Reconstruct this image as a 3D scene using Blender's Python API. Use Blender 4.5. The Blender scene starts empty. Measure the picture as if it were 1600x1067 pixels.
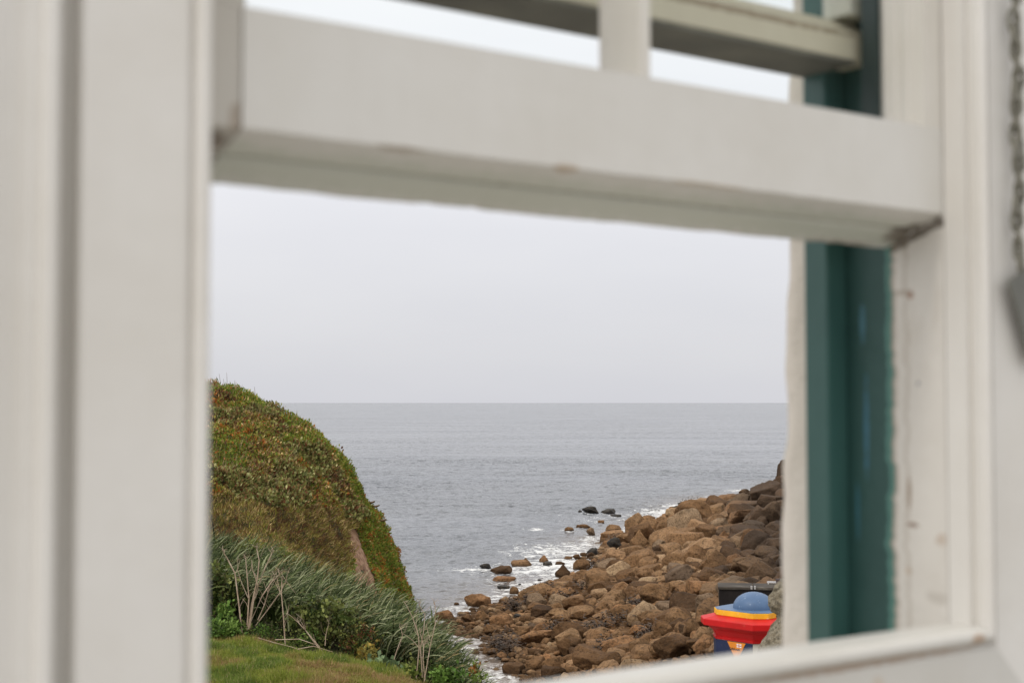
import bpy, bmesh, math, random
import numpy as np
from mathutils import Vector, Matrix
R = math.radians
rng = np.random.default_rng(7); random.seed(7)
scene = bpy.context.scene
C = scene.collection

# ------------------------------------------------------------------ camera, light, exposure
F = 2222.0                                   # focal length in pixels of the 1600 px wide photograph
PITCH = math.atan((629 - 533.5) / F)
cam_d = bpy.data.cameras.new('camera'); cam = bpy.data.objects.new('camera', cam_d); C.objects.link(cam)
cam_d.sensor_width = 36; cam_d.lens = 36 * F / 1600
cam.location = (0, 0, 0); cam.rotation_euler = (math.pi / 2 + PITCH, 0, 0)
cam_d.clip_start = 0.05; cam_d.clip_end = 90000
cam_d.dof.use_dof = True; cam_d.dof.focus_distance = 42; cam_d.dof.aperture_fstop = 5.8
cam_d.dof.aperture_blades = 0
scene.camera = cam
SUN_EL, SUN_AZ = R(50), R(228)               # azimuth clockwise from +Y: behind the camera and to the left
w = bpy.data.worlds.new('World'); scene.world = w; w.use_nodes = True
nt = w.node_tree; nt.nodes.clear(); N = nt.nodes.new; L = nt.links.new
out = N('ShaderNodeOutputWorld'); bg = N('ShaderNodeBackground'); bg2 = N('ShaderNodeBackground'); add = N('ShaderNodeAddShader')
sky = N('ShaderNodeTexSky'); sky.sky_type = 'NISHITA'; sky.sun_disc = False
sky.sun_elevation = SUN_EL; sky.sun_rotation = SUN_AZ; sky.dust_density = 4
bg.inputs[1].default_value = 0.012
tc = N('ShaderNodeTexCoord'); sep = N('ShaderNodeSeparateXYZ'); ramp = N('ShaderNodeValToRGB')
nz = N('ShaderNodeTexNoise'); nz.inputs['Scale'].default_value = 2.2; nz.inputs['Detail'].default_value = 4
mp = N('ShaderNodeMapping'); mp.inputs['Scale'].default_value = (1, 1, 3.5)
mx = N('ShaderNodeMixRGB'); mx.blend_type = 'MULTIPLY'; mx.inputs[0].default_value = 1
r2 = N('ShaderNodeValToRGB')
r2.color_ramp.elements[0].position = .3; r2.color_ramp.elements[0].color = (.93, .935, .95, 1)
r2.color_ramp.elements[1].position = .7; r2.color_ramp.elements[1].color = (1.03, 1.03, 1.02, 1)
e = ramp.color_ramp.elements
e[0].position = 0; e[0].color = (.65, .65, .685, 1)
e[1].position = 1; e[1].color = (1.42, 1.39, 1.33, 1)
for p, c in ((.03, (.69, .69, .715)), (.12, (.745, .742, .775)), (.22, (.87, .87, .90)), (.5, (1.14, 1.13, 1.11))):
    x = e.new(p); x.color = (*c, 1)
L(tc.outputs['Generated'], sep.inputs[0]); L(sep.outputs['Z'], ramp.inputs[0])
L(tc.outputs['Generated'], mp.inputs[0]); L(mp.outputs[0], nz.inputs['Vector']); L(nz.outputs['Fac'], r2.inputs[0])
L(ramp.outputs[0], mx.inputs[1]); L(r2.outputs[0], mx.inputs[2]); L(mx.outputs[0], bg2.inputs[0])
bg2.inputs[1].default_value = 0.97
L(sky.outputs[0], bg.inputs[0]); L(bg.outputs[0], add.inputs[0]); L(bg2.outputs[0], add.inputs[1]); L(add.outputs[0], out.inputs[0])
sd = bpy.data.lights.new('sun', 'SUN'); sd.energy = 1.1; sd.angle = R(14); sd.color = (1, .95, .88)
sun = bpy.data.objects.new('sun', sd); C.objects.link(sun)
dirv = Vector((math.sin(SUN_AZ) * math.cos(SUN_EL), math.cos(SUN_AZ) * math.cos(SUN_EL), math.sin(SUN_EL)))
sun.rotation_euler = dirv.to_track_quat('Z', 'Y').to_euler()
scene.view_settings.view_transform = 'Standard'; scene.view_settings.look = 'None'
scene.view_settings.exposure = 0.1; scene.view_settings.gamma = 1.0
scene.cycles.use_denoising = True; scene.cycles.max_bounces = 8; scene.cycles.transparent_max_bounces = 12
scene.cycles.sample_clamp_indirect = 4

# ------------------------------------------------------------------ helpers
cp, sp_ = math.cos(PITCH), math.sin(PITCH)
def ray(px, py):
    a = (px - 800) / F; b = (533.5 - py) / F
    return np.array([a, cp - b * sp_, sp_ + b * cp])
def at(px, py, Y):
    """point seen at photo pixel (px, py) standing Y metres in front of the window"""
    d = ray(px, py); return d * (Y / d[1])
def project(p):
    p = np.asarray(p, float)
    fwd = p[..., 1] * cp + p[..., 2] * sp_; up = -p[..., 1] * sp_ + p[..., 2] * cp
    return 800 + F * p[..., 0] / fwd, 533.5 - F * up / fwd, fwd

def hash3(ix, iy, iz):
    h = (ix.astype(np.int64) * 374761393 + iy.astype(np.int64) * 668265263 + iz.astype(np.int64) * 2147483647 % 1000003) & 0xffffffff
    h = ((h ^ (h >> 13)) * 1274126177) & 0xffffffff
    h = (h ^ (h >> 16)) & 0xffffff
    return h / float(0xffffff)
def vnoise(p):
    p = np.asarray(p, float); i = np.floor(p); f = p - i; f = f * f * (3 - 2 * f)
    ix, iy, iz = i[..., 0], i[..., 1], i[..., 2]; r = 0
    for dx in (0, 1):
        for dy in (0, 1):
            for dz in (0, 1):
                wgt = (f[..., 0] if dx else 1 - f[..., 0]) * (f[..., 1] if dy else 1 - f[..., 1]) * (f[..., 2] if dz else 1 - f[..., 2])
                r = r + wgt * hash3(ix + dx, iy + dy, iz + dz)
    return r * 2 - 1
def fbm(p, o=4):
    a, s, r = 1.0, 1.0, 0
    for k in range(o):
        r = r + a * vnoise(np.asarray(p) * s + 17.3 * k); a *= .5; s *= 2.03
    return r
def fbm2(x, y, sc=1.0, o=4, off=0.0):
    return fbm(np.stack([x * sc, y * sc, np.zeros_like(x) + off], -1), o)

def mesh(name, V, Fc, mat=None, parent=None, smooth=True, col=None, attrs=None):
    """V (n,3); Fc (m,k) array or list of such arrays"""
    V = np.asarray(V, float)
    Fs = Fc if isinstance(Fc, list) and len(Fc) and isinstance(Fc[0], np.ndarray) else [np.asarray(Fc)]
    me = bpy.data.meshes.new(name)
    me.vertices.add(len(V)); me.vertices.foreach_set('co', V.ravel())
    nl = sum(f.size for f in Fs); npol = sum(len(f) for f in Fs)
    me.loops.add(nl); me.polygons.add(npol)
    me.loops.foreach_set('vertex_index', np.concatenate([f.ravel() for f in Fs]).astype(np.int32))
    st = []; c = 0
    for f in Fs:
        st.append(c + np.arange(len(f)) * f.shape[1]); c += f.size
    me.polygons.foreach_set('loop_start', np.concatenate(st).astype(np.int32))
    me.polygons.foreach_set('use_smooth', np.full(npol, smooth))
    me.update(calc_edges=True)
    if col is not None:
        a = me.color_attributes.new('Col', 'FLOAT_COLOR', 'POINT')
        cc = np.ones((len(V), 4)); cc[:, :3] = col; a.data.foreach_set('color', cc.ravel())
    for k, v in (attrs or {}).items():
        a = me.attributes.new(k, 'FLOAT', 'POINT'); a.data.foreach_set('value', np.asarray(v, float).ravel())
    if mat: me.materials.append(getattr(mat, 'm', mat))
    o = bpy.data.objects.new(name, me); C.objects.link(o)
    if parent: o.parent = parent
    return o
def bmobj(name, bm, mat, parent=None, smooth=False, bevel=0):
    bmesh.ops.recalc_face_normals(bm, faces=bm.faces)
    me = bpy.data.meshes.new(name); bm.to_mesh(me); bm.free()
    for p in me.polygons: p.use_smooth = smooth
    me.materials.append(getattr(mat, 'm', mat))
    o = bpy.data.objects.new(name, me); C.objects.link(o)
    if parent: o.parent = parent
    if bevel:
        m = o.modifiers.new('bevel', 'BEVEL'); m.width = bevel; m.segments = 2; m.limit_method = 'ANGLE'
    return o
def box(bm, x0, x1, y0, y1, z0, z1):
    v = [bm.verts.new(c) for c in ((x0, y0, z0), (x1, y0, z0), (x1, y1, z0), (x0, y1, z0), (x0, y0, z1), (x1, y0, z1), (x1, y1, z1), (x0, y1, z1))]
    for f in ((3, 2, 1, 0), (4, 5, 6, 7), (0, 1, 5, 4), (1, 2, 6, 5), (2, 3, 7, 6), (3, 0, 4, 7)): bm.faces.new([v[i] for i in f])
def prism(bm, pts, f0, f1):
    """closed 2-D outline pts mapped to 3-D by f0 and f1 (the two ends)"""
    a = [bm.verts.new(f0(*p)) for p in pts]; b = [bm.verts.new(f1(*p)) for p in pts]
    n = len(pts)
    bm.faces.new(a); bm.faces.new(b[::-1])
    for i in range(n): bm.faces.new((a[i], b[i], b[(i + 1) % n], a[(i + 1) % n]))
def tubes(paths, sides=6):
    """paths: list of (points, radii) -> V, F"""
    V = []; Q = []; n0 = 0
    for pts, rad in paths:
        pts = [np.asarray(p, float) for p in pts]; n = len(pts)
        for i, p in enumerate(pts):
            d = (pts[min(i + 1, n - 1)] - pts[max(i - 1, 0)]); d /= (np.linalg.norm(d) + 1e-9)
            a = np.cross(d, (0, 0, 1.0) if abs(d[2]) < .9 else (1.0, 0, 0)); a /= np.linalg.norm(a); b = np.cross(d, a)
            for k in range(sides):
                t = 2 * math.pi * k / sides; V.append(p + rad[i] * (math.cos(t) * a + math.sin(t) * b))
        for i in range(n - 1):
            for k in range(sides):
                k2 = (k + 1) % sides
                Q.append((n0 + i * sides + k, n0 + i * sides + k2, n0 + (i + 1) * sides + k2, n0 + (i + 1) * sides + k))
        n0 += n * sides
    return np.array(V), np.array(Q)
def tag(o, label=None, cat=None, group=None, kind=None):
    if label: o['label'] = label
    if cat: o['category'] = cat
    if group: o['group'] = group
    if kind: o['kind'] = kind
    return o
def empty(name, loc=(0, 0, 0), rz=0.0):
    o = bpy.data.objects.new(name, None); C.objects.link(o); o.location = loc; o.rotation_euler = (0, 0, rz); o.empty_display_size = .2
    return o

# ------------------------------------------------------------------ materials
class M:
    def __init__(s, name, rough=.6, base=(.5, .5, .5), spec=.5, coat=0):
        s.m = bpy.data.materials.new(name); s.m.use_nodes = True; s.t = s.m.node_tree
        s.b = s.t.nodes['Principled BSDF']; s.b.inputs['Roughness'].default_value = rough
        s.b.inputs['Base Color'].default_value = (*base, 1); s.b.inputs['Specular IOR Level'].default_value = spec
        s.tc = s.t.nodes.new('ShaderNodeTexCoord')
    def n(s, typ, **kw):
        x = s.t.nodes.new(typ)
        for k, v in kw.items():
            if k in x.inputs: x.inputs[k].default_value = v
            else: setattr(x, k, v)
        return x
    def l(s, a, b): s.t.links.new(a, b)
    def coord(s, kind='Object', scale=(1, 1, 1)):
        m = s.n('ShaderNodeMapping'); m.inputs['Scale'].default_value = scale
        if kind == 'World':
            g = s.n('ShaderNodeNewGeometry'); s.l(g.outputs['Position'], m.inputs[0])
        else: s.l(s.tc.outputs[kind], m.inputs[0])
        return m.outputs[0]
    def noise(s, scale, detail=4, rough=.5, co=None, dist=0):
        x = s.n('ShaderNodeTexNoise'); x.inputs['Scale'].default_value = scale; x.inputs['Detail'].default_value = detail
        x.inputs['Roughness'].default_value = rough; x.inputs['Distortion'].default_value = dist
        s.l(co if co else s.tc.outputs['Object'], x.inputs['Vector']); return x.outputs['Fac']
    def ramp(s, fac, stops, interp='LINEAR'):
        x = s.n('ShaderNodeValToRGB'); x.color_ramp.interpolation = interp; e = x.color_ramp.elements
        while len(e) > 1: e.remove(e[-1])
        e[0].position = stops[0][0]; e[0].color = (*tup(stops[0][1]), 1)
        for p, c in stops[1:]:
            q = e.new(p); q.color = (*tup(c), 1)
        s.l(fac, x.inputs[0]); return x.outputs[0]
    def mix(s, fac, a, b, mode='MIX'):
        x = s.n('ShaderNodeMixRGB'); x.blend_type = mode
        for i, v in ((0, fac), (1, a), (2, b)):
            if isinstance(v, (int, float)): x.inputs[i].default_value = v if i == 0 else (v, v, v, 1)
            elif isinstance(v, tuple): x.inputs[i].default_value = (*v, 1)
            else: s.l(v, x.inputs[i])
        return x.outputs[0]
    def math(s, op, a, b=0.0, c=None):
        x = s.n('ShaderNodeMath'); x.operation = op
        for i, v in ((0, a), (1, b), (2, c)):
            if v is None: continue
            if isinstance(v, (int, float)): x.inputs[i].default_value = v
            else: s.l(v, x.inputs[i])
        return x.outputs[0]
    def color(s, v): s.l(v, s.b.inputs['Base Color']); return s
    def bump(s, h, strength=.5, dist=.01, prev=None):
        x = s.n('ShaderNodeBump'); x.inputs['Strength'].default_value = strength; x.inputs['Distance'].default_value = dist
        s.l(h, x.inputs['Height'])
        if prev: s.l(prev, x.inputs['Normal'])
        s.l(x.outputs[0], s.b.inputs['Normal']); return x.outputs[0]
    def spot(s, c, r, co=None, wob=.35):
        """mask: 1 inside an irregular ellipsoid at c (object coordinates)"""
        v = s.n('ShaderNodeVectorMath'); v.operation = 'SUBTRACT'; s.l(s.tc.outputs['Object'], v.inputs[0]); v.inputs[1].default_value = c
        d = s.n('ShaderNodeVectorMath'); d.operation = 'DIVIDE'; s.l(v.outputs[0], d.inputs[0]); d.inputs[1].default_value = r
        ln = s.n('ShaderNodeVectorMath'); ln.operation = 'LENGTH'; s.l(d.outputs[0], ln.inputs[0])
        nn = s.noise(90, 3); q = s.math('MULTIPLY_ADD', nn, wob * 4, ln.outputs['Value']); q = s.math('SUBTRACT', q, wob * 2)
        return s.math('MULTIPLY', s.math('SUBTRACT', 1.25, q), 2.2)
def tup(c): return (c, c, c) if isinstance(c, (int, float)) else c

def paint(name, base, spots=(), grime=.5, rough=.42, streak=True):
    m = M(name, rough)
    a = m.noise(5, 4, .6); b = m.noise(60, 3, .6, m.coord('Object', (1, 1, .15)))
    dk = tuple(x * y for x, y in zip(base, (.93, .915, .885))); lt = tuple(min(1, x * 1.03) for x in base)
    col = m.ramp(a, [(.3, dk), (.7, lt)])
    col = m.mix(m.ramp(b, [(.35, .16 * grime), (.6, 0)]), col, tuple(x * y for x, y in zip(base, (.8, .78, .74))))
    ch = m.ramp(m.noise(28, 6, .75), [(.69, 0), (.73, 1)])
    col = m.mix(m.math('MULTIPLY', ch, .45 * grime), col, (.30, .19, .11))
    for c, r, cc, k in spots:
        f = m.n('ShaderNodeClamp'); m.l(m.spot(c, r), f.inputs[0])
        col = m.mix(m.math('MULTIPLY', f.outputs[0], k), col, cc)
    m.color(col); m.bump(m.noise(45, 4), .25, .002)
    return m
OFF = (.71, .665, .605)
# ------------------------------------------------------------------ the window wall (local x = along the wall, y = outward, z = up)
PHI = math.atan2(2222, 3100); PHI = math.atan2(.583, .813)
P0 = (-.189, 1.0, 0)
GZ = -3.6
def wnd(name): return empty(name, P0, PHI)
m_case = paint('casing paint', (.72, .70, .665), grime=.35)
m_jamb = None
def build_window():
    T0, T1 = -.020, .335
    # masonry wall round the opening
    wall = wnd('cottage_wall'); tag(wall, 'thick cream rendered cottage wall the sash window is set in', 'wall')
    mw = M('cream render', .8); a = mw.noise(3, 5, .6); mw.color(mw.ramp(a, [(.3, (.72, .655, .57)), (.7, (.82, .76, .68))])); mw.bump(mw.noise(22, 6, .6), .7, .012)
    bm = bmesh.new()
    ys = (T0, T1)
    T1 = .285; ys = (T0, T1)
    box(bm, -2.2, -.16, *ys, GZ, 1.9); box(bm, .865, 3.0, *ys, GZ, 1.9); box(bm, -.16, .865, *ys, GZ, -.34); box(bm, -.16, .865, *ys, 1.15, 1.9)
    bmobj('masonry', bm, mw, wall)
    # wobbly plaster arris on the right reveal
    zs = np.linspace(-.339, 1.149, 160); V = []; Q = []
    prof = [(.866, .175), (.843, .18), (.838, .22), (.838, .258), (.842, .274), (.866, .2845)]
    for z in zs:
        lean = -.013 * (.3 - z)
        for k, (s, t) in enumerate(prof):
            o = .008 * vnoise(np.array([z * 26., k * .7, 0.])) + .009 * vnoise(np.array([z * 7., k * .3, 5.]))
            V.append((s + (o * .4 if k else 0), t + (o - lean * 2.5 if k in (2, 3, 4) else 0), z))
    n = len(prof)
    for i in range(len(zs) - 1):
        for k in range(n - 1): Q.append((i * n + k, i * n + k + 1, (i + 1) * n + k + 1, (i + 1) * n + k))
    mesh('reveal', V, np.array(Q), mw.m, wall)
    # ---------------- window frame
    fr = wnd('window_frame'); tag(fr, 'weathered white sash window frame with green outer lining and moulded casing', 'window frame')
    mj = M('pulley stile paint', .45)
    co = mj.tc.outputs['Object']; sx = mj.n('ShaderNodeSeparateXYZ'); mj.l(co, sx.inputs[0])
    base = mj.ramp(mj.noise(6, 4, .6), [(.3, (.62, .585, .53)), (.7, (.70, .67, .62))])
    base = mj.mix(mj.ramp(mj.noise(40, 4, .6, mj.coord('Object', (1, 1, .2))), [(.55, 0), (.75, .35)]), base, (.42, .36, .28))
    for c, r, cc, k in (((.778, .043, .112), (.02, .0035, .004), (.28, .12, .06), .8), ((.778, .053, .116), (.02, .010, .003), (.3, .22, .15), .5),
                        ((.778, .0715, .165), (.02, .0035, .022), (.24, .09, .02), .95), ((.778, .035, .02), (.02, .0025, .003), (.2, .2, .22), .7),
                        ((.778, .048, -.095), (.02, .0025, .018), (.27, .18, .12), .75), ((.778, .044, -.127), (.02, .0085, .0025), (.22, .13, .09), .85),
                        ((.778, .050, -.175), (.02, .004, .005), (.5, .35, .22), .5), *[((.778, t_, .1875 - .36 * t_), (.02, .009, .0055 - .002 * (i_ % 2)), (.12, .095, .07), .85) for i_, t_ in enumerate((.006, .018, .03, .042, .054, .066))],
                        ((.778, .008, -.14), (.02, .006, .006), (.4, .27, .17), .45),
                        ((.778, .015, -.2), (.02, .012, .006), (.42, .38, .33), .5)):
        f = mj.n('ShaderNodeClamp'); mj.l(mj.spot(c, r), f.inputs[0]); base = mj.mix(mj.math('MULTIPLY', f.outputs[0], k), base, cc)
    g = mj.ramp(mj.noise(9, 4, .6, mj.coord('Object', (1, 1, .4))), [(.3, (.018, .058, .052)), (.7, (.03, .088, .078))])
    for c, r, cc, k in (((.778, .108, .085), (.02, .0035, .02), (.09, .24, .33), .5), ((.778, .104, -.025), (.02, .003, .05), (.06, .20, .32), .5), ((.778, .117, -.12), (.02, .002, .03), (.05, .2, .3), .4)):
        f = mj.n('ShaderNodeClamp'); mj.l(mj.spot(c, r), f.inputs[0]); g = mj.mix(mj.math('MULTIPLY', f.outputs[0], k), g, cc)
    nn = mj.noise(38, 5, .65, mj.coord('Object', (.2, .2, 1)))
    thr = mj.math('MULTIPLY_ADD', nn, -.022, sx.outputs['Y'])
    isg = mj.ramp(thr, [(.0570, 0), (.0585, 1)])
    ed = mj.ramp(thr, [(.0535, 0), (.0550, 1), (.0572, 1), (.0588, 0)])
    base = mj.mix(mj.ramp(thr, [(.0375, 0), (.039, .4), (.0402, .4), (.042, 0)]), base, (.30, .24, .17)); col = mj.mix(isg, base, g); col = mj.mix(mj.math('MULTIPLY', ed, .7), col, (.33, .24, .16))
    lite = mj.ramp(thr, [(.058, 0), (.0595, 1), (.0625, 1), (.0635, 0)])
    col = mj.mix(mj.math('MULTIPLY', lite, .8), col, (.12, .30, .25))
    mj.color(col); mj.bump(mj.math('ADD', mj.noise(60, 4), mj.math('MULTIPLY', isg, -.6)), .4, .003)
    bm = bmesh.new(); box(bm, .778, .8641, .0005, .1305, -.3399, 1.149); bmobj('pulley_stile', bm, mj.m, fr)
    bm = bmesh.new(); box(bm, -.1599, -.0575, .0005, .1305, -.3398, 1.149); bmobj('pulley_stile', bm, mj.m, fr)
    mg = M('green gloss paint', .3); mg.color(mg.ramp(mg.noise(9, 4, .6, mg.coord('Object', (1, 1, .4))), [(.3, (.035, .095, .085)), (.7, (.055, .135, .12))])); mg.bump(mg.noise(50, 4), .2, .003)
    bm = bmesh.new(); box(bm, .748, .8645, .1315, .164, -.30, 1.148)
    bmobj('outer_lining', bm, mg.m, fr, bevel=.002)
    bm = bmesh.new(); box(bm, -.1595, -.004, .1315, .164, -.30, 1.148); bmobj('outer_lining', bm, mg.m, fr)
    bm = bmesh.new(); box(bm, -.004, .748, .1325, .163, 1.09, 1.147); bmobj('head_lining', bm, mg.m, fr)
    # exterior sill, sloping out under the line of sight
    ms = paint('sill paint', (.6, .58, .54), grime=1)
    bm = bmesh.new()
    prism(bm, [(.001, -.2225), (.1300, -.31), (.36, -.345), (.36, -.3995), (-.0001, -.3995)], lambda t, z: (-.1590, t, z), lambda t, z: (.8640, t, z))
    bmobj('sill', bm, ms.m, fr, bevel=.002)
    # moulded casing: profile (distance away from opening d, t)
    prof = [(0, -.0005), (0, -.026), (.0062, -.0262), (.0062, -.031)]
    prof += [(.0046, -.0325)]
    for k in range(9):
        a = math.pi * k / 8; prof.append((.0108 - .0062 * math.cos(a), -.0385 - .0072 * math.sin(a)))
    prof += [(.0172, -.0375), (.0205, -.0375), (.0215, -.041), (.0905, -.041), (.0922, -.039), (.0922, -.021), (.098, -.0175), (.104, -.024)]
    for k in range(9):
        a = math.pi * k / 8; prof.append((.1115 - .0068 * math.cos(a), -.036 - .0085 * math.sin(a)))
    prof += [(.124, -.034), (.130, -.026), (.136, -.022), (.155, -.0225), (.175, -.0225), (.19, -.04), (.215, -.046), (.25, -.044), (.252, -.0005)]
    def side(name, f0, f1, mat): 
        bm = bmesh.new(); prism(bm, prof, f0, f1); bmobj(name, bm, mat, fr, smooth=False)
    LB, RB, SB, HB = -.0385, .778, -.2225, 1.09
    # mitred on the bottom corners
    side('casing', lambda d, t: (LB - d, t, SB - d), lambda d, t: (LB - d, t, HB + d), m_case.m)
    side('casing', lambda d, t: (RB + d, t, SB - d), lambda d, t: (RB + d, t, HB + d), m_case.m)
    mb = paint('bottom casing paint', (.60, .585, .55), spots=(
        ((.766, -.046, -.232), (.010, .03, .006), (.36, .22, .12), .7), ((.60, -.046, -.2395), (.17, .02, .0035), (.40, .27, .17), .7),
        ((.30, -.046, -.2395), (.2, .02, .003), (.42, .32, .22), .55), ((.62, -.04, -.262), (.008, .02, .008), (.55, .47, .38), .7)), grime=.5)
    keep = list(prof); k0 = [i for i, q in enumerate(prof) if q == (.0172, -.0375)][0]
    prof[:k0] = [(0, -.0005), (-.0005, -.022)] + [(.0085 - .009 * math.cos(a), -.0335 - .0115 * math.sin(a)) for a in [math.pi * k / 10 for k in range(1, 11)]]
    side('casing', lambda d, t: (LB - d, t, SB - d), lambda d, t: (RB + d, t, SB - d), mb.m); prof[:] = keep
    side('casing', lambda d, t: (LB - d, t, HB + d), lambda d, t: (RB + d, t, HB + d), m_case.m)
    # ---------------- lower sash, pushed up
    ls = wnd('lower_sash'); tag(ls, 'white wooden lower sash pushed up, with thick chipped bottom rail across the view', 'window sash')
    mr = paint('bottom rail paint', (.68, .665, .63), spots=(((.4, .045, .1765), (1, .05, .0115), (.50, .53, .44), .6),  # first spot paints shade and greenish bounce light onto the underside
        ((.45, .0385, .1862), (.5, .0032, .005), (.25, .19, .13), .75), ((.3, .078, .1645), (.3, .003, .0025), (.18, .15, .11), .6), ((.13, .0, .193), (.022, .008, .0025), (.33, .26, .18), .55), ((.29, .0, .1935), (.012, .012, .003), (.42, .29, .17), .6),
        ((.45, .0, .194), (.05, .01, .002), (.45, .36, .25), .5), ((-.018, .02, .186), (.012, .02, .006), (.18, .12, .08), .9), ((-.03, .05, .170), (.008, .02, .008), (.10, .06, .05), .95),
        ((.70, .075, .164), (.05, .02, .004), (.3, .24, .18), .6), ((.77, .04, .177), (.025, .03, .01), (.16, .13, .10), .85)), grime=.45)
    lo = [(0, .281), (0, .1945), (.002, .1925), (.034, .1815), (.037, .1865), (.040, .1865), (.0425, .1775), (.075, .1645), (.077, .166), (.077, .262), (.052, .27), (.050, .2805)]
    n = 120; V = []; Q = []
    for i in range(n + 1):
        s = -.0022 + .7796 * i / n
        for k, (t, z) in enumerate(lo):
            dz = 0
            if k in (7, 8): dz = .0007 * float(vnoise(np.array([s * 34, 1., 0.]))) + .0012 * max(0, float(vnoise(np.array([s * 110, 2., 0.])))) ** 2
            if k in (1, 2): dz = .0004 * float(vnoise(np.array([s * 60, 3., 0.])))
            V.append((s, t, z + dz))
    m_ = len(lo)
    for i in range(n):
        for k in range(m_): Q.append((i * m_ + k, i * m_ + (k + 1) % m_, (i + 1) * m_ + (k + 1) % m_, (i + 1) * m_ + k))
    mesh('bottom_rail', V, [np.array(Q), np.array([list(range(m_))[::-1], [n * m_ + k for k in range(m_)]])], mr.m, ls, smooth=False)
    mdk0 = M('glass reflection tone', .5, (.03, .05, .048))
    mst = paint('stile paint', (.70, .675, .625), grime=.8)
    msl = paint('left stile shadow tone', (.50, .475, .43), grime=1.0, spots=(((-.018, .02, .186), (.012, .02, .006), (.14, .10, .07), .9), ((-.03, .05, .172), (.010, .02, .008), (.08, .05, .04), .95), ((-.006, .0, .2), (.006, .01, .01), (.3, .24, .18), .7)))  # darker copy of the stile colour: the bead's shadow is painted in
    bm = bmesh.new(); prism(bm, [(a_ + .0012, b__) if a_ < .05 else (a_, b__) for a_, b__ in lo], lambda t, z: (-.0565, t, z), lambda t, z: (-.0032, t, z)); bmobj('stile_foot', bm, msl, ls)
    # stile and glazing bar profiles: plan outlines (s,t)
    def plan(name, pts, z0, z1, mat, parent):
        bm = bmesh.new(); prism(bm, pts, lambda s, t: (s, t, z0), lambda s, t: (s, t, z1)); return bmobj(name, bm, mat, parent)
    plan('stile', [(.7774, 0.0004), (.7774, .077), (.7495, .077), (.7495, .05), (.7475, .05), (.7475, .036), (.7495, .034), (.7475, .020), (.7495, .018), (.7495, 0.0004)], .2812, .95, mst.m, ls)
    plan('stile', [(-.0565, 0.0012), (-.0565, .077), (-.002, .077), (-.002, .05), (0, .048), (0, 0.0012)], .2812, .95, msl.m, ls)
    plan('glazing_bar', [(.3705, 0), (.3690, .003), (.3640, .046), (.3640, .050), (.3865, .050), (.3865, .046), (.3815, .003), (.380, 0)], .2812, .95, mst.m, ls)
    plan('painted_reflection', [(.7493, .0556), (.7493, .0768), (.7440, .0768), (.7440, .0556)], .2812, .95, mdk0, ls)  # added dark strip, its colour stands for a reflection in the glass
    bm = bmesh.new(); box(bm, -.0555, .7745, .001, .076, .9502, 1.0); bmobj('meeting_rail', bm, mst.m, ls)
    gm = bpy.data.materials.new('window glass'); gm.use_nodes = True; t = gm.node_tree; t.nodes.clear()
    o_ = t.nodes.new('ShaderNodeOutputMaterial'); tr = t.nodes.new('ShaderNodeBsdfTransparent'); gl = t.nodes.new('ShaderNodeBsdfGlossy'); mxs = t.nodes.new('ShaderNodeMixShader'); fz = t.nodes.new('ShaderNodeLayerWeight'); fz.inputs[0].default_value = .06; gl.inputs['Roughness'].default_value = .02; tr.inputs[0].default_value = (.97, .98, .975, 1)
    t.links.new(fz.outputs[0], mxs.inputs[0]); t.links.new(tr.outputs[0], mxs.inputs[1]); t.links.new(gl.outputs[0], mxs.inputs[2]); t.links.new(mxs.outputs[0], o_.inputs[0])
    for a, b in ((.001, .3635), (.387, .7470)):
        bm = bmesh.new(); box(bm, a, b, .0515, .0545, .2685, .9498); bmobj('pane', bm, gm, ls)
    # ---------------- upper sash (outer), its thick bottom rail shows through the glass
    us = wnd('upper_sash'); tag(us, 'cream upper sash with thick dirty rail seen through the raised glass', 'window sash')
    mu = paint('upper rail paint', (.62, .57, .45), spots=(((.45, .09, .391), (.3, .02, .004), (.26, .19, .12), .8), ((.62, .09, .36), (.05, .02, .003), (.2, .15, .1), .7)), grime=1.1)
    bm = bmesh.new()
    prism(bm, [(.088, .395), (.088, .3665), (.0895, .365), (.1300, .365), (.1300, .415), (.118, .415), (.1175, .4135), (.1120, .413), (.100, .400)], lambda t_, z: (-.0245, t_, z), lambda t_, z: (.7765, t_, z)); bmobj('upper_bottom_rail', bm, mu.m, us)
    mdk = M('painted underside shade', .7); mdk.color(mdk.ramp(mdk.noise(14, 4), [(.3, (.10, .095, .08)), (.7, (.17, .16, .13))]))
    bm = bmesh.new(); prism(bm, [(.0885, .3647), (.0885, .3608), (.1645, .3608), (.1645, .400), (.1303, .400), (.1303, .3647)], lambda t_, z: (-.0035, t_, z), lambda t_, z: (.7475, t_, z)); bmobj('underside_shade_board', bm, mdk.m, us)  # board added below the rail, its dark colour paints the underside's shade
    mus = paint('upper stile paint', (.66, .65, .57), grime=.9)
    plan('stile', [(.7765, .089), (.7765, .1295), (.744, .1295), (.740, .118), (.740, .095), (.742, .089)], .4152, 1.089, mus.m, us)
    plan('stile', [(-.0245, .089), (-.0245, .1295), (.01, .1295), (.01, .089)], .4152, 1.089, mus.m, us)
    bm = bmesh.new(); box(bm, .0105, .7395, .1135, .1165, .4138, 1.0885); bmobj('pane', bm, gm, us)
    # ---------------- chain with a grey plate hanging on the right casing
    ct = wnd('chain_tag'); tag(ct, 'grey metal plate hanging from a dark chain on the right window casing', 'chain tag')
    paths = []; s0, t0 = .829, -.053; ztop, zbot = .47, .135; nL = 23; 
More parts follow.
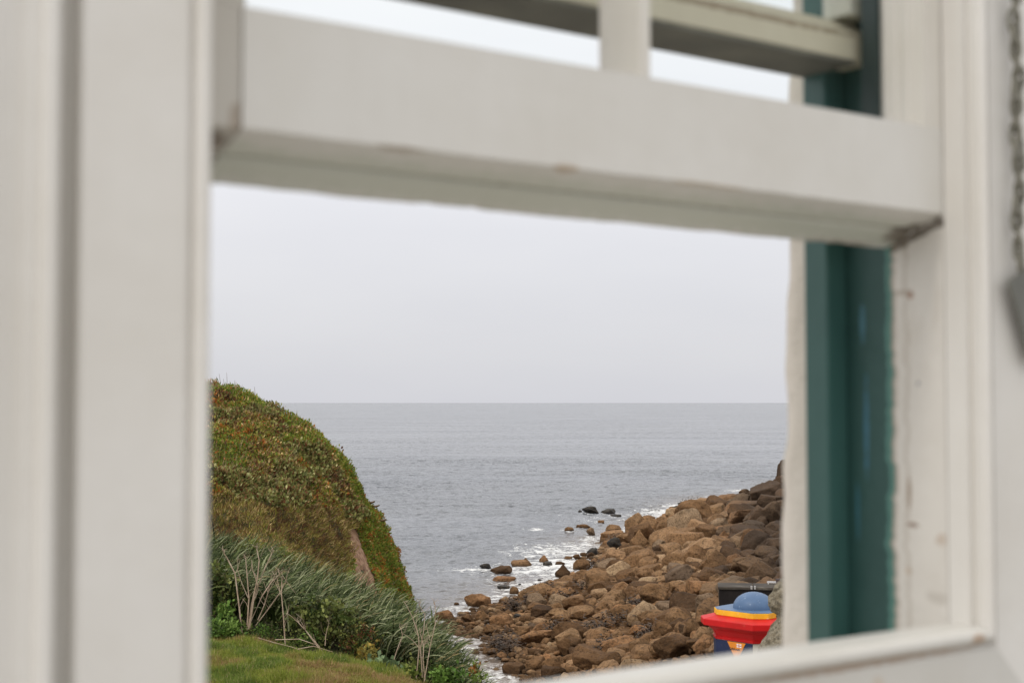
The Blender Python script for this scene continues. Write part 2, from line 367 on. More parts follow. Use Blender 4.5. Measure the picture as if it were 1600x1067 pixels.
    for i in range(nL):
        z = ztop + (zbot - ztop) * (i + .5) / nL; hl = .0125; hw = .0058; ang = (i % 2) * math.pi / 2 + .5 + .5 * math.sin(i * 1.7)
        off = .0022 * math.sin(i * .9) + .0015 * math.sin(i * 2.3); pts = []
        for k in range(13):
            a = 2 * math.pi * k / 12; hx = hw * math.cos(a); pts.append((s0 + off + hx * math.cos(ang), t0 + hx * math.sin(ang) * .8, z + hl * math.sin(a)))
        paths.append((pts, [.0027] * 13))
    V, Q = tubes(paths, 5); mc = M('dull chain', .6, (.24, .23, .19)); mc.b.inputs['Metallic'].default_value = .5; mesh('chain', V, Q, mc.m, ct)
    mpz = M('grey plate', .6); mpz.color(mpz.ramp(mpz.noise(30, 4), [(.3, (.115, .115, .10)), (.7, (.16, .16, .14))]))
    bm = bmesh.new(); a = R(24); ca, sa = math.cos(a), math.sin(a)
    def rot(u, v): return (s0 + .001 + u * ca - v * sa * -1 * 1, .128 + v * ca * 1 - u * sa * -1)
    pts = [(-.010, -.001), (-.008, .003), (-.004, .005), (.030, .005), (.036, .001), (.036, -.085), (.032, -.090), (-.006, -.090), (-.010, -.085)]
    pl = []
    for u, v in pts:
        x = u * ca - v * sa; z = u * sa + v * ca
        pl.append((s0 + x - .010, .122 + z))
    prism(bm, pl, lambda s, z: (s, -.0555, z), lambda s, z: (s, -.0515, z)); bmobj('plate', bm, mpz.m, ct, bevel=.0008)
build_window()

# ------------------------------------------------------------------ ground, beach, sea
def tps(pts):
    P = np.array(pts, float); n = len(P)
    d = np.hypot(P[:, None, 0] - P[None, :, 0], P[:, None, 1] - P[None, :, 1])
    K = np.where(d > 0, d * d * np.log(d + 1e-9), 0) + np.eye(n) * 2.0
    A = np.zeros((n + 3, n + 3)); A[:n, :n] = K; A[:n, n] = 1; A[:n, n + 1:] = P[:, :2]; A[n, :n] = 1; A[n + 1:, :n] = P[:, :2].T
    wv = np.linalg.solve(A, np.concatenate([P[:, 2], [0, 0, 0]]))
    def f(x, y):
        x = np.asarray(x, float); y = np.asarray(y, float); r = wv[n] + wv[n + 1] * x + wv[n + 2] * y
        for i in range(n):
            q = (x - P[i, 0]) ** 2 + (y - P[i, 1]) ** 2; r = r + wv[i] * .5 * q * np.log(q + 1e-9)
        return r
    return f
land_pts = [(x, y, -3.6) for y in (-30, -15, -4, 4, 10) for x in (-30, -14, -5, 2, 9, 30)]
land_pts += [(2, 15, -3.62), (5, 15, -3.6), (9, 16, -3.6), (20, 17, -3.6), (-1, 15, -3.75), (-5, 15, -3.85), (-14, 16, -3.7), (-30, 20, -3.0)]
for px, py, Y in ((330, 1067, 21), (330, 1004, 24.3), (450, 1067, 20.8), (450, 1014, 24), (560, 1067, 21), (560, 1040, 23.6), (650, 1066, 22.6), (240, 1000, 24),
                  (330, 975, 27), (330, 880, 31), (450, 995, 27), (450, 912, 31), (550, 1020, 26.5), (550, 950, 31), (650, 1060, 26), (650, 1000, 30), (715, 1082, 26), (715, 1052, 29),
                  (150, 900, 30), (0, 850, 32)):
    land_pts.append(tuple(at(px, py, Y)))
land_pts += [(-7.5, 36, -4.2), (-4, 36, -6.0), (-1.2, 33, -8), (0.2, 25, -6.6), (0.5, 31, -9), (4, 22.5, -6.2), (8, 23, -6.0), (4, 31, -8.6), (9, 32, -8), (-.3, 20, -4.9), (20, 26, -5.5), (20, 40, -8),
             (-9, 42, -6), (-4, 42, -9), (1, 40, -10.4), (7, 40, -9.5), (-20, 42, -5), (-30, 44, -4)]
land_f = tps(land_pts)
xs = np.unique(np.concatenate([np.arange(-45, -12, 1.5), np.arange(-12, 10, .25), np.arange(10, 46, 1.5)])); ys = np.unique(np.concatenate([np.arange(-45, 10, 1.5), np.arange(10, 43.01, .25)]))
X, Y = np.meshgrid(xs, ys); Z = land_f(X, Y) + .04 * fbm2(X, Y, .9) * (Y > 12)
Z = np.where(Y < 12, np.minimum(Z, -3.55), Z)
def gridq(nx, ny):
    i = np.arange(nx - 1)[None, :] + np.arange(ny - 1)[:, None] * nx
    return np.stack([i, i + 1, i + nx + 1, i + nx], -1).reshape(-1, 4)
mgd = M('ground soil and turf', .95)
gy = mgd.n('ShaderNodeSeparateXYZ'); mgd.l(mgd.coord('World'), gy.inputs[0])
soil = mgd.ramp(mgd.noise(1.5, 6, .65, mgd.coord('World')), [(.3, (.05, .045, .02)), (.5, (.07, .075, .025)), (.7, (.10, .09, .04))])
mgd.color(mgd.mix(mgd.math('LESS_THAN', gy.outputs['Y'], 17), soil, mgd.ramp(mgd.noise(8, 5, .6, mgd.coord('World')), [(.3, (.24, .225, .20)), (.7, (.34, .32, .29))])))
tag(mesh('ground', np.stack([X, Y, Z], -1).reshape(-1, 3), gridq(len(xs), len(ys)), mgd.m), kind='structure')

SEA = -10.0
beach_pts = [(-3.6, 64, -10), (-1.6, 55, -10.1), (-1.0, 49, -10.25), (-.2, 46, -10.3), (-.3, 51.5, -10.2), (-1.3, 60, -10.06), (-2.2, 62, -10.02), (-2.6, 58, -10.12), (-2.9, 67, -10.05), (-.5, 72, -10), (1.8, 79, -10), (4.6, 92, -9.98), (6.3, 104, -10), (10, 112, -9.9), (14, 128, -10), (20, 149, -10), (30, 158, -9.8),
             (1.2, 47.5, -9.5), (5.7, 41, -7.4), (3, 45, -8.7), (1, 57, -9.6), (2.5, 66, -9.5), (5.4, 59.5, -8.7), (4.5, 75, -9.4), (8.6, 64, -7.9), (10.6, 59, -7.3), (8.3, 85, -9.2), (12.4, 91, -8.8), (14.8, 82, -7.9),
             (12, 108, -9.3), (22.8, 126, -8.5), (19, 128, -9.3), (24, 122, -7), (17, 104, -8.4), (20, 95, -6.5),
             (-8, 76, -12), (0, 95, -12), (8, 130, -12.5), (25, 178, -13), (-3, 80, -11.3), (2, 88, -11), (6, 112, -11), (13, 142, -11.5), (-6, 66, -11), (-5.5, 57, -10.6), (-5, 50, -10.3), (-9, 60, -10.5), (-20, 90, -14), (-4, 120, -15), (-30, 60, -11), (-30, 40, -9), (-12, 42, -9.6), (-4, 43, -9.9),
             (30, 100, -2.5), (25, 62, -3), (16, 42, -4), (30, 42, -2), (45, 60, -1), (45, 120, -1), (45, 170, -6), (12, 38, -5.5), (5, 37, -8.2), (0, 37, -10.6), (34, 140, -5)]
beach_f = tps(beach_pts)
def beach_z(x, y): return beach_f(x, y)
xs = np.unique(np.concatenate([np.arange(-34, -12, 1), np.arange(-12, 30, .4), np.arange(30, 50, 1)])); ys = np.arange(36, 185, .6)
X, Y = np.meshgrid(xs, ys); Z0 = beach_f(X, Y); Z = Z0 + .12 * fbm2(X, Y, .8) - .5 * np.clip((Z0 + 10.2) / .5, 0, 1)
mbh = M('shingle and bedrock', .85); mbh.color(mbh.ramp(mbh.noise(2.5, 8, .7, mbh.coord('World')), [(.3, (.025, .016, .010)), (.5, (.07, .043, .026)), (.7, (.12, .08, .05))])); mbh.bump(mbh.noise(4, 8, .7, mbh.coord('World')), 1, .12)  # colour kept dark so gaps between boulders look shadowed
tag(mesh('beach', np.stack([X, Y, Z], -1).reshape(-1, 3), gridq(len(xs), len(ys)), mbh.m), kind='structure')

# ------------------------------------------------------------------ boulders
def ico(sub):
    bm = bmesh.new(); bmesh.ops.create_icosphere(bm, subdivisions=sub, radius=1)
    bm.verts.ensure_lookup_table(); V = np.array([v.co[:] for v in bm.verts]); T = np.array([[v.index for v in f.verts] for f in bm.faces]); bm.free(); return V, T
ICO = {k: ico(k) for k in (2, 3, 5)}
def rock_shape(sub, seed, angular=.5, style='round'):
    r_ = np.random.default_rng(seed); D, T = ICO[sub]; D = D / np.linalg.norm(D, axis=1)[:, None]
    n = r_.integers(14, 22); nrm = r_.normal(size=(n, 3)); nrm /= np.linalg.norm(nrm, axis=1)[:, None]
    ds = r_.uniform(.60, .95, n); q = 7 + 42 * angular
    if style == 'peak':
        nrm = np.concatenate([nrm[:4], [[.8, .1, .58], [-.75, .2, .6], [.05, -.85, .5], [.1, .8, .55]]]); ds = np.concatenate([ds[:4] + .2, [.62, .6, .62, .62]])
    if style == 'slab':
        nrm = np.concatenate([nrm[:6], [[.06, -.1, 1], [0, 0, -1]]]); ds = np.concatenate([ds[:6] + .05, [.55, .6]])
    dots = np.maximum(D @ nrm.T, 0) / ds
    base = np.concatenate([dots, np.full((len(D), 1), .92)], 1)
    r = (base ** q).sum(1) ** (-1 / q)
    P = D * r[:, None]
    P *= (1 + .09 * fbm(P * 1.5 + seed * 3.1, 3) + .03 * fbm(P * 5 + seed, 3))[:, None]
    if sub >= 4:
        cr = np.abs(fbm(P * 1.1 + seed * 1.3, 2)); P *= (1 - .045 * np.exp(-(cr / .022) ** 2))[:, None]
    return P, T
mrk = M('granite boulder', .85, spec=.14)
oi = mrk.n('ShaderNodeObjectInfo'); gi = mrk.n('ShaderNodeNewGeometry'); wc = mrk.coord('World')
rnd = mrk.math('FRACT', mrk.math('ADD', oi.outputs['Random'], gi.outputs['Random Per Island']))
tone = mrk.ramp(rnd, [(0, (.07, .042, .025)), (.12, (.13, .075, .040)), (.3, (.20, .117, .062)), (.5, (.26, .158, .086)), (.68, (.32, .205, .118)), (.82, (.33, .18, .092)), (.93, (.43, .31, .20)), (1, (.16, .115, .085))])
sxy = mrk.n('ShaderNodeSeparateXYZ'); mrk.l(wc, sxy.inputs[0])
big = mrk.ramp(mrk.noise(1.6, 5, .6, wc), [(.3, .68), (.5, 1.0), (.7, 1.28)])
col = mrk.mix(1, tone, big, 'MULTIPLY')
col = mrk.mix(mrk.ramp(mrk.noise(.9, 3, .6, wc), [(.5, 0), (.75, .4)]), col, (.25, .14, .07))
col = mrk.mix(mrk.ramp(mrk.noise(9, 6, .75, wc), [(.49, 0), (.63, .78)]), col, (.05, .033, .022))
col = mrk.mix(mrk.ramp(mrk.noise(14, 5, .7, wc), [(.6, 0), (.75, .45)]), col, (.36, .28, .2))
# dark weed-stained band of the lower shore and dark upper slabs on the right
x85 = mrk.math('SUBTRACT', sxy.outputs['X'], mrk.math('MULTIPLY', sxy.outputs['Y'], .149))
rt = mrk.ramp(mrk.math('MULTIPLY_ADD', mrk.noise(.35, 4, .6, wc), 3.0, x85), [(.0, 0), (.5, 0), (1, 0)])
dk = mrk.n('ShaderNodeMapRange'); dk.inputs[1].default_value = .6; dk.inputs[2].default_value = 3.6; dk.inputs[3].default_value = 0; dk.inputs[4].default_value = .8
mrk.l(mrk.math('MULTIPLY_ADD', mrk.noise(.5, 4, .6, wc), 3.4, x85), dk.inputs[0])
col = mrk.mix(dk.outputs[0], col, (.058, .045, .038))
wt = mrk.n('ShaderNodeMapRange'); wt.inputs[1].default_value = SEA + .05; wt.inputs[2].default_value = SEA + .35; wt.inputs[3].default_value = .6; wt.inputs[4].default_value = 0
mrk.l(mrk.math('MULTIPLY_ADD', mrk.noise(2, 4, .6, wc), .3, mrk.math('SUBTRACT', sxy.outputs['Z'], .15)), wt.inputs[0])
col = mrk.mix(wt.outputs[0], col, (.05, .032, .02))
col = mrk.mix(1, col, (1.0, .945, .85), 'MULTIPLY'); mrk.color(col)
b1 = mrk.bump(mrk.noise(3.2, 6, .65, wc), .8, .18); b2 = mrk.bump(mrk.noise(11, 7, .75, wc), 1, .09, b1)
mdr = M('weed covered rock', .6, spec=.4); mdr.color(mdr.ramp(mdr.noise(5, 6, .75, mdr.coord('World')), [(.35, (.012, .010, .009)), (.5, (.03, .024, .018)), (.62, (.06, .045, .028)), (.72, (.20, .14, .09))])); mdr.bump(mdr.noise(7, 6, .8, mdr.coord('World')), 1, .15)

VAR = {}
def variant(style, k, dark=False):
    key = (style, k, dark)
    if key not in VAR:
        ang = {'round': .42, 'block': 1, 'slab': .95, 'peak': .8}[style]
        P, T = rock_shape(5, 100 + k * 7 + len(style) * 31, ang, style if style in ('peak', 'slab') else 'round')
        P = P / np.abs(P).max(0)
        me = mesh('boulder', P, T, (mdr if dark else mrk).m); d = me.data; bpy.data.objects.remove(me); VAR[key] = d
    return VAR[key]
def hit_beach(px, py):
    d = ray(px, py); lo = 38.0; t = np.linspace(38, 200, 3000); p = d[None, :] * (t / d[1])[:, None]
    h = np.maximum(beach_f(p[:, 0], p[:, 1]), SEA); i = np.argmax(p[:, 2] < h); return p[i if p[i, 2] < h[i] else -1]
rocks = []   # dicts: loc, r (half sizes), px, py, w
def put(px, py, wpx, hpx, style, k=None, label=None, dark=False, mark=None, tilt=0):
    """px, py: centre in the photo; wpx, hpx: visible width and height"""
    p = hit_beach(px, py + hpx * .42); d = np.hypot(p[1], 0) / F
    a = wpx * d / 2; c = hpx * d / 2; b = max(a, c) * .8
    k = len(rocks) % 6 if k is None else k
    o = bpy.data.objects.new('boulder', variant(style, k, dark)); C.objects.link(o)
    q_ = at(px, py, p[1] + b * .5); o.location = q_; p = q_; o.scale = (a * 1.03, b, c * 1.25); o.rotation_euler = (0, R(tilt), R(random.uniform(-12, 12)))
    rocks.append(dict(o=o, x=o.location[0], y=o.location[1], z=o.location[2], r=max(a, c) * .86, px=px, py=py, w=wpx, h=hpx, label=label, mark=mark, style=style, dark=dark))
LM = [ # photo x, y, w, h, style, label, dark, short landmark phrase, tilt
 (924, 797, 29, 11, 'block', 'largest black weed-covered rock of the cluster standing offshore', 1, 'the offshore black rocks', 0),
 (951, 799, 24, 9, 'block', 'black weedy rock just right of the largest offshore rock', 1, None, 0),
 (961, 806, 20, 5, 'slab', 'low flat black rock awash, nearest of the offshore cluster', 1, None, 0),
 (906, 799, 6, 4, 'round', 'tiny black rock at the left end of the offshore cluster', 1, None, 0),
 (889, 827, 15, 7, 'round', 'small brown rock alone in water below the offshore black rocks', 0, None, 0),
 (914, 822, 17, 5, 'slab', None, 0, None, 5), (924, 831, 16, 12, 'round', None, 0, None, 0),
 (957, 837, 42, 13, 'slab', 'long tilted flat slab at the water edge left of the cracked block', 0, 'the tilted waterside slab', -8),
 (992, 820, 34, 31, 'block', 'tall squarish boulder split by a horizontal crack near the waterline', 0, 'the tall cracked block', 0),
 (999, 844, 30, 28, 'peak', 'pyramid-shaped brown boulder below the tall cracked block', 0, 'the pyramid boulder', 0),
 (958, 826, 25, 12, 'round', None, 0, None, 0), (1012, 815, 26, 17, 'round', None, 0, None, 0),
 (962, 850, 27, 18, 'round', 'boulder draped with black seaweed left of the pyramid boulder', 1, None, 0),
 (926, 862, 19, 13, 'round', 'dark dome-shaped weedy rock standing in the white foam', 1, 'the dark foam-side dome', 0),
 (850, 873, 15, 12, 'peak', 'small pointed tan rock surrounded by white foam', 0, 'the small pointed foam rock', 0),
 (855, 881, 16, 7, 'round', 'small black rock directly below the small pointed foam rock', 1, None, 0),
 (814, 880, 33, 9, 'slab', 'long low brown rock in foam left of the small pointed rock', 0, None, 0),
 (821, 875, 10, 7, 'peak', None, 0, None, 0),
 (760, 885, 21, 9, 'round', 'outermost dark rock at the left tip of the foam', 1, None, 0),
 (784, 890, 37, 13, 'block', 'wide brown rock second from the left tip of the foam', 0, 'the wide foam-tip rock', 0),
 (787, 905, 40, 8, 'slab', None, 0, None, 0), (787, 917, 20, 5, 'slab', 'thin black rock barely above the water below the wide foam-tip rock', 1, None, 0),
 (803, 923, 15, 12, 'round', None, 0, None, 0), (746, 940, 43, 20, 'block', 'big wedge-shaped brown boulder standing alone in the shallows', 0, 'the lone wedge boulder', 6),
 (732, 966, 23, 12, 'round', None, 0, None, 0), (754, 962, 23, 18, 'peak', None, 0, None, 0), (783, 968, 40, 18, 'round', None, 0, None, 0),
 (713, 943, 9, 4, 'round', None, 0, None, 0), (720, 957, 9, 4, 'round', None, 0, None, 0), (738, 952, 11, 5, 'round', None, 0, None, 0), (768, 953, 10, 5, 'round', None, 0, None, 0), (795, 947, 18, 6, 'round', None, 0, None, 0), (816, 950, 20, 7, 'round', None, 0, None, 0),
 (808, 962, 12, 6, 'round', None, 1, None, 0), (843, 906, 7, 3, 'round', None, 1, None, 0), (812, 913, 5, 3, 'round', None, 1, None, 0), (835, 930, 12, 6, 'round', None, 0, None, 0), (849, 921, 16, 7, 'round', None, 0, None, 0), (888, 871, 13, 4, 'slab', None, 0, None, 0), (940, 858, 12, 7, 'round', None, 0, None, 0), (912, 866, 12, 5, 'slab', None, 0, None, 0),
 (1050, 794, 10, 5, 'round', None, 0, None, 0), (940, 815, 12, 4, 'slab', None, 0, None, 0), (905, 822, 10, 4, 'slab', None, 0, None, 0), (694, 962, 32, 16, 'round', 'rounded brown boulder half hidden behind the strap-leaf bank', 0, None, 4), (880, 893, 26, 20, 'peak', 'triangular tan boulder where the foam meets the beach', 0, 'the triangular tan boulder', 0),
 (908, 883, 28, 17, 'block', None, 0, None, -8), (875, 880, 16, 5, 'slab', None, 0, None, 0), (902, 870, 14, 8, 'round', None, 0, None, 0),
 (959, 934, 42, 26, 'round', 'large smooth dome-topped boulder in the middle of the beach', 0, 'the large smooth dome', 0),
 (965, 950, 26, 25, 'round', 'egg-shaped cracked boulder leaning on the large smooth dome', 0, None, 20),
 (965, 922, 40, 13, 'slab', 'pale flat boulder resting just behind the large smooth dome', 0, None, -4),
 (888, 987, 56, 28, 'block', 'broad pale boulder in the lower left of the rocky beach', 0, 'the broad lower boulder', 0),
 (891, 1010, 40, 24, 'block', 'sharp-edged faceted boulder below the broad lower boulder', 0, None, 0),
 (804, 1045, 38, 16, 'slab', 'flat pale boulder nearest to the tidal pool at the bottom', 0, 'the poolside flat boulder', 0),
 (838, 1037, 36, 24, 'block', None, 0, None, 0), (969, 1008, 62, 26, 'block', 'wide orange-brown boulder near the bottom of the beach', 0, 'the wide orange boulder', 0),
 (1044, 1010, 60, 26, 'slab', 'dark tilted slab left of the red and yellow pillar', 0, 'the dark slab by the pillar', -18), (1035, 986, 32, 28, 'block', 'squared boulder with a straight right edge above the dark slab', 0, None, -12),
 (1022, 966, 50, 22, 'block', None, 0, None, 0), (1086, 985, 34, 34, 'block', None, 0, None, -30), (1060, 1000, 30, 22, 'block', None, 0, None, -10), (1100, 1008, 40, 26, 'block', None, 0, None, -20),
 (846, 955, 40, 17, 'round', None, 0, None, 0), (767, 984, 27, 14, 'round', None, 0, None, 0), (793, 1001, 34, 16, 'round', None, 0, None, -10), (848, 983, 34, 20, 'block', None, 0, None, -25),
 (1118, 877, 52, 36, 'peak', 'large grey triangular boulder above the black locker', 0, 'the grey triangular boulder', 0),
 (1084, 871, 46, 32, 'block', 'large domed boulder with a crack, left of the grey triangular boulder', 0, 'the cracked dome', -15), (1137, 859, 34, 24, 'round', 'rounded boulder with curved grooves behind the grey triangular boulder', 0, None, 0),
 (1178, 847, 46, 38, 'block', 'huge angular grey-brown boulder near the right end of the beach', 0, 'the huge angular boulder', -14), (1210, 834, 32, 28, 'block', None, 0, None, 0),
 (1210, 802, 34, 32, 'block', 'dark square boulder under the cliff at the right edge', 0, 'the dark cliff-foot block', 0),
 (1196, 771, 62, 24, 'slab', 'dark sloping slab below the cliff, farthest up the shore', 0, 'the dark far slab', -22), (1164, 794, 74, 20, 'slab', 'long reddish slab below the dark sloping far slab', 0, 'the long reddish slab', -4),
 (1206, 757, 24, 11, 'round', None, 0, None, 0), (1226, 736, 26, 30, 'block', 'upright rock knob at the foot of the cliff beside the sea', 0, None, 0), (1222, 758, 26, 26, 'block', None, 0, None, 0),
 (1165, 770, 21, 11, 'round', 'rounded tan boulder on the far skyline ledge beside the foam', 0, None, 0), (1064, 809, 29, 15, 'round', 'smooth oval boulder just below the weedy ledge', 0, 'the smooth oval boulder', 0),
 (1078, 788, 40, 13, 'block', 'ledge topped with dark weed at the far point', 1, 'the weedy far ledge', 0), (1110, 786, 44, 13, 'slab', None, 0, None, 0), (1140, 779, 40, 12, 'slab', None, 0, None, -5), (1060, 795, 20, 9, 'block', None, 1, None, 0),
 (1118, 799, 44, 18, 'slab', None, 0, None, -16), (1123, 819, 34, 20, 'round', None, 0, None, 0), (1060, 836, 70, 17, 'slab', 'very long flat tan slab right of the pyramid boulder', 0, 'the long tan slab', -10),
 (1131, 840, 25, 20, 'peak', 'pinkish pointed boulder left of the orange wedge', 0, None, 0), (1157, 832, 30, 21, 'peak', 'orange wedge-shaped boulder above the grooved round boulder', 0, 'the orange wedge', 10),
 (1147, 888, 31, 13, 'slab', 'small orange flat-topped boulder right of the grey triangular boulder', 0, None, -8), (1200, 888, 46, 30, 'block', 'broad dark sloping boulder above the black locker, by the wall', 0, 'the broad dark boulder', -14),
 (1068, 894, 46, 18, 'slab', None, 0, None, 0), (1095, 903, 42, 14, 'slab', None, 0, None, -5), (1118, 830, 30, 12, 'slab', None, 0, None, -14), (1172, 804, 20, 16, 'round', None, 0, None, 0),
 (1090, 830, 24, 15, 'block', None, 0, None, 0), (1035, 816, 22, 12, 'block', None, 0, None, 0), (1190, 815, 24, 18, 'block', None, 0, None, 0), (1150, 803, 26, 13, 'block', None, 0, None, 0),
 (1040, 860, 34, 18, 'slab', None, 0, None, -12), (1160, 905, 36, 20, 'block', None, 0, None, 0), (1052, 920, 38, 20, 'block', None, 0, None, -10), (1010, 900, 30, 15, 'round', None, 0, None, 0),
 (1085, 845, 26, 14, 'slab', None, 0, None, 0), (1080, 940, 34, 20, 'block', None, 0, None, 0), (940, 968, 40, 17, 'block', None, 0, None, 0), (998, 985, 30, 16, 'round', None, 0, None, 0)]
for (px, py, wp, hp, stl, lab, dkk, mk_, tl) in LM: put(px, py, wp, hp, stl, None, lab, bool(dkk), mk_, tl)

def skyl(px): return np.interp(px, [700, 900, 1000, 1040, 1060, 1100, 1150, 1190, 1205, 1222, 1270], [900, 830, 806, 798, 787, 779, 773, 768, 762, 730, 700])
# dart-throw the rest: larger and more angular towards the right and the far point
cand = []
def try_fill(n, rmin, rmax, sp, arr):
    for _ in range(n):
        yy = rng.uniform(41, 152) if rng.random() < .6 else rng.uniform(41, 85); xx = rng.uniform(-5, min(33, .235 * yy))
        z = float(beach_f(np.array(xx), np.array(yy)))
        if z < SEA - .12 or (z < SEA + .02 and rng.random() < .82): continue
        px, py, f = project((xx, yy, z))
        if px < 660 or px > 1270 or py < 700 or py > 1075: continue
        r = rng.uniform(rmin, rmax) * (1 + .010 * (yy - 50)) * (1 + .4 * (px - 950) / 300) * .9
        if z < SEA + .3: r *= .7
        if py - 1.15 * r * F / f < skyl(px): continue
        if 728 < px < 800 and py > 1008 and rng.random() < .93: continue
        if arr:
            A = np.array(arr); dd = np.hypot(A[:, 0] - xx, A[:, 1] - yy)
            if (dd < (A[:, 2] + r) * sp).any(): continue
        arr.append((xx, yy, r)); cand.append((xx, yy, z, r))
occ = [(q['x'], q['y'], q['r']) for q in rocks]
try_fill(500, .5, .8, 1.0, occ); try_fill(3500, .32, .5, .88, occ); try_fill(9000, .22, .34, .84, occ); 
n_a = len(cand)
def fill_fast(n, rmin, rmax, sp, base):
    """grid-hashed darts for the small stones"""
    cell = {}
    def add_(x, y, r):
        cell.setdefault((int(x // 2), int(y // 2)), []).append((x, y, r))
    for b in base: add_(*b)
    out_ = []
    for _ in range(n):
        yy = rng.uniform(41, 150) if rng.random() < .5 else rng.uniform(41, 80); xx = rng.uniform(-5, .235 * yy); r = rng.uniform(rmin, rmax) * (1 + .008 * (yy - 50))
        ok = True; ci, cj = int(xx // 2), int(yy // 2)
        for i in (-1, 0, 1):
            for j in (-1, 0, 1):
                for (a, b, c) in cell.get((ci + i, cj + j), ()):
                    if (a - xx) ** 2 + (b - yy) ** 2 < ((c + r) * sp) ** 2: ok = False; break
        if ok: add_(xx, yy, r); out_.append((xx, yy, r))
    return out_
sm = fill_fast(30000, .13, .24, .76, occ); A = np.array(sm); zz = beach_f(A[:, 0], A[:, 1])
for (x, y, r), z in zip(sm, zz):
    if z > SEA - .04: cand.append((x, y, float(z), r))
sm2 = fill_fast(26000, .09, .17, .7, occ + sm); A = np.array(sm2); zz = beach_f(A[:, 0], A[:, 1])
for (x, y, r), z in zip(sm2, zz):
    if z > SEA - .02: cand.append((x, y, float(z), r))
cc = []
for x, y, z, r in cand:
    px, py, f = project((x, y, z))
    if 670 < px < 1262 and py < 1072 and not (722 < px < 802 and py > 1012 + .2 * (px - 722) and rng.random() < .9) and py - r * F / f > skyl(px): cc.append((r / f, x, y, z, r, px, py, f))
cc.sort(reverse=True)
n_ind = 299 - len(rocks)
vis = [c for c in cc if 690 < c[5] < 1226 and c[6] < 1066 - max(0, (c[5] - 834)) * .135 + 0]
ind = vis[:n_ind]; inds = set(id(c) for c in ind); rest = [c for c in cc if id(c) not in inds]
styles = ['round', 'block', 'slab', 'block', 'round', 'round']
for c in ind:
    _, x, y, z, r, px, py, f = c
    stl = styles[rng.integers(6)] if px > 950 else ('round' if rng.random() < .6 else styles[rng.integers(6)])
    o = bpy.data.objects.new('boulder', variant(stl, int(rng.integers(6)))); C.objects.link(o)
    sx_, sy_, sz_ = r * rng.uniform(.95, 1.5), r * rng.uniform(.8, 1.2), r * rng.uniform(.5, .85)
    o.location = (x, y, z + sz_ * rng.uniform(.35, .75)); o.scale = (sx_, sy_, sz_); o.rotation_euler = (R(rng.uniform(-22, 22)), R(rng.uniform(-28, 22)), R(rng.uniform(0, 360)))
    rocks.append(dict(o=o, x=x, y=y, z=o.location[2], r=r, px=px, py=project(o.location)[1], w=2.2 * sx_ * F / f, h=2 * sz_ * F / f, label=None, mark=None, style=stl, dark=False))
# the many smaller stones: one mass
Vs, Ts, n0 = [], [], 0
small = [rock_shape(3, 500 + k, .12 if k % 2 else .6, ['round', 'slab', 'round', 'round'][k % 4]) for k in range(12)]
tiny = [rock_shape(2, 600 + k, .3, 'round') for k in range(8)]
for c in rest:
    _, x, y, z, r, px, py, f = c
    P, T = small[rng.integers(12)] if r * F / f > 6 else tiny[rng.integers(8)]
    a, b, g = rng.uniform(0, 6.28), rng.uniform(-.4, .4), rng.uniform(-.4, .4)
    Mx = np.array(Matrix.Rotation(a, 3, 'Z') @ Matrix.Rotation(b, 3, 'X') @ Matrix.Rotation(g, 3, 'Y'))
    Q = (P * np.array([r * rng.uniform(1, 1.5), r * rng.uniform(.8, 1.2), r * rng.uniform(.55, .95)])) @ Mx.T + np.array([x, y, z + r * rng.uniform(-.45, .15)])
    Vs.append(Q); Ts.append(T + n0); n0 += len(Q)
tag(mesh('boulder_scree', np.concatenate(Vs), np.concatenate(Ts), mrk.m), 'smaller brown stones filling the gaps between the beach boulders', 'stones', kind='stuff')

# labels of the boulders: each tied to a landmark boulder, a direction and a rank
DIRS = ['right', 'lower right', 'below', 'lower left', 'left', 'upper left', 'above', 'upper right']
marks = [q for q in rocks if q['mark']]
NB = {}
for q in rocks:
    tag(q['o'], cat='boulder', group='boulders on the shore')
    if q['label']: continue
    q['opts'] = []
    for m_ in marks:
        dx, dy = q['px'] - m_['px'], q['py'] - m_['py']; dist = math.hypot(dx, dy); k = int(((math.degrees(math.atan2(dy, dx)) + 22.5) % 360) // 45)
        NB.setdefault((m_['mark'], k), []).append((dist, q)); q['opts'].append((dist, m_['mark'], k))
for k in NB: NB[k].sort(key=lambda t: t[0])
ORD = ['nearest', 'second nearest', 'third nearest', 'fourth nearest', 'fifth nearest', 'sixth nearest', 'seventh nearest', 'eighth nearest']
PREP = ['right of', 'to the lower right of', 'below', 'to the lower left of', 'left of', 'to the upper left of', 'above', 'to the upper right of']
for q in rocks:
    if q['label']: q['o']['label'] = q['label']; continue
    best = None
    for dist, mk_, k in q['opts']:
        rk = [t[1] is q for t in NB[(mk_, k)]].index(True); sc_ = dist + rk * 40
        if best is None or sc_ < best[0]: best = (sc_, mk_, k, rk)
    _, mk_, k, rk = best
    sh = {'round': 'rounded', 'block': 'angular', 'slab': 'flattish', 'peak': 'pointed'}[q['style']]; sz = 'large' if q['w'] > 34 else ('middling' if q['w'] > 20 else 'small')
    rk_s = ORD[rk] if rk < 8 else 'number %d' % (rk + 1)
    q['o']['label'] = '%s %s boulder, %s %s %s' % (sz, sh, rk_s, PREP[k], mk_)

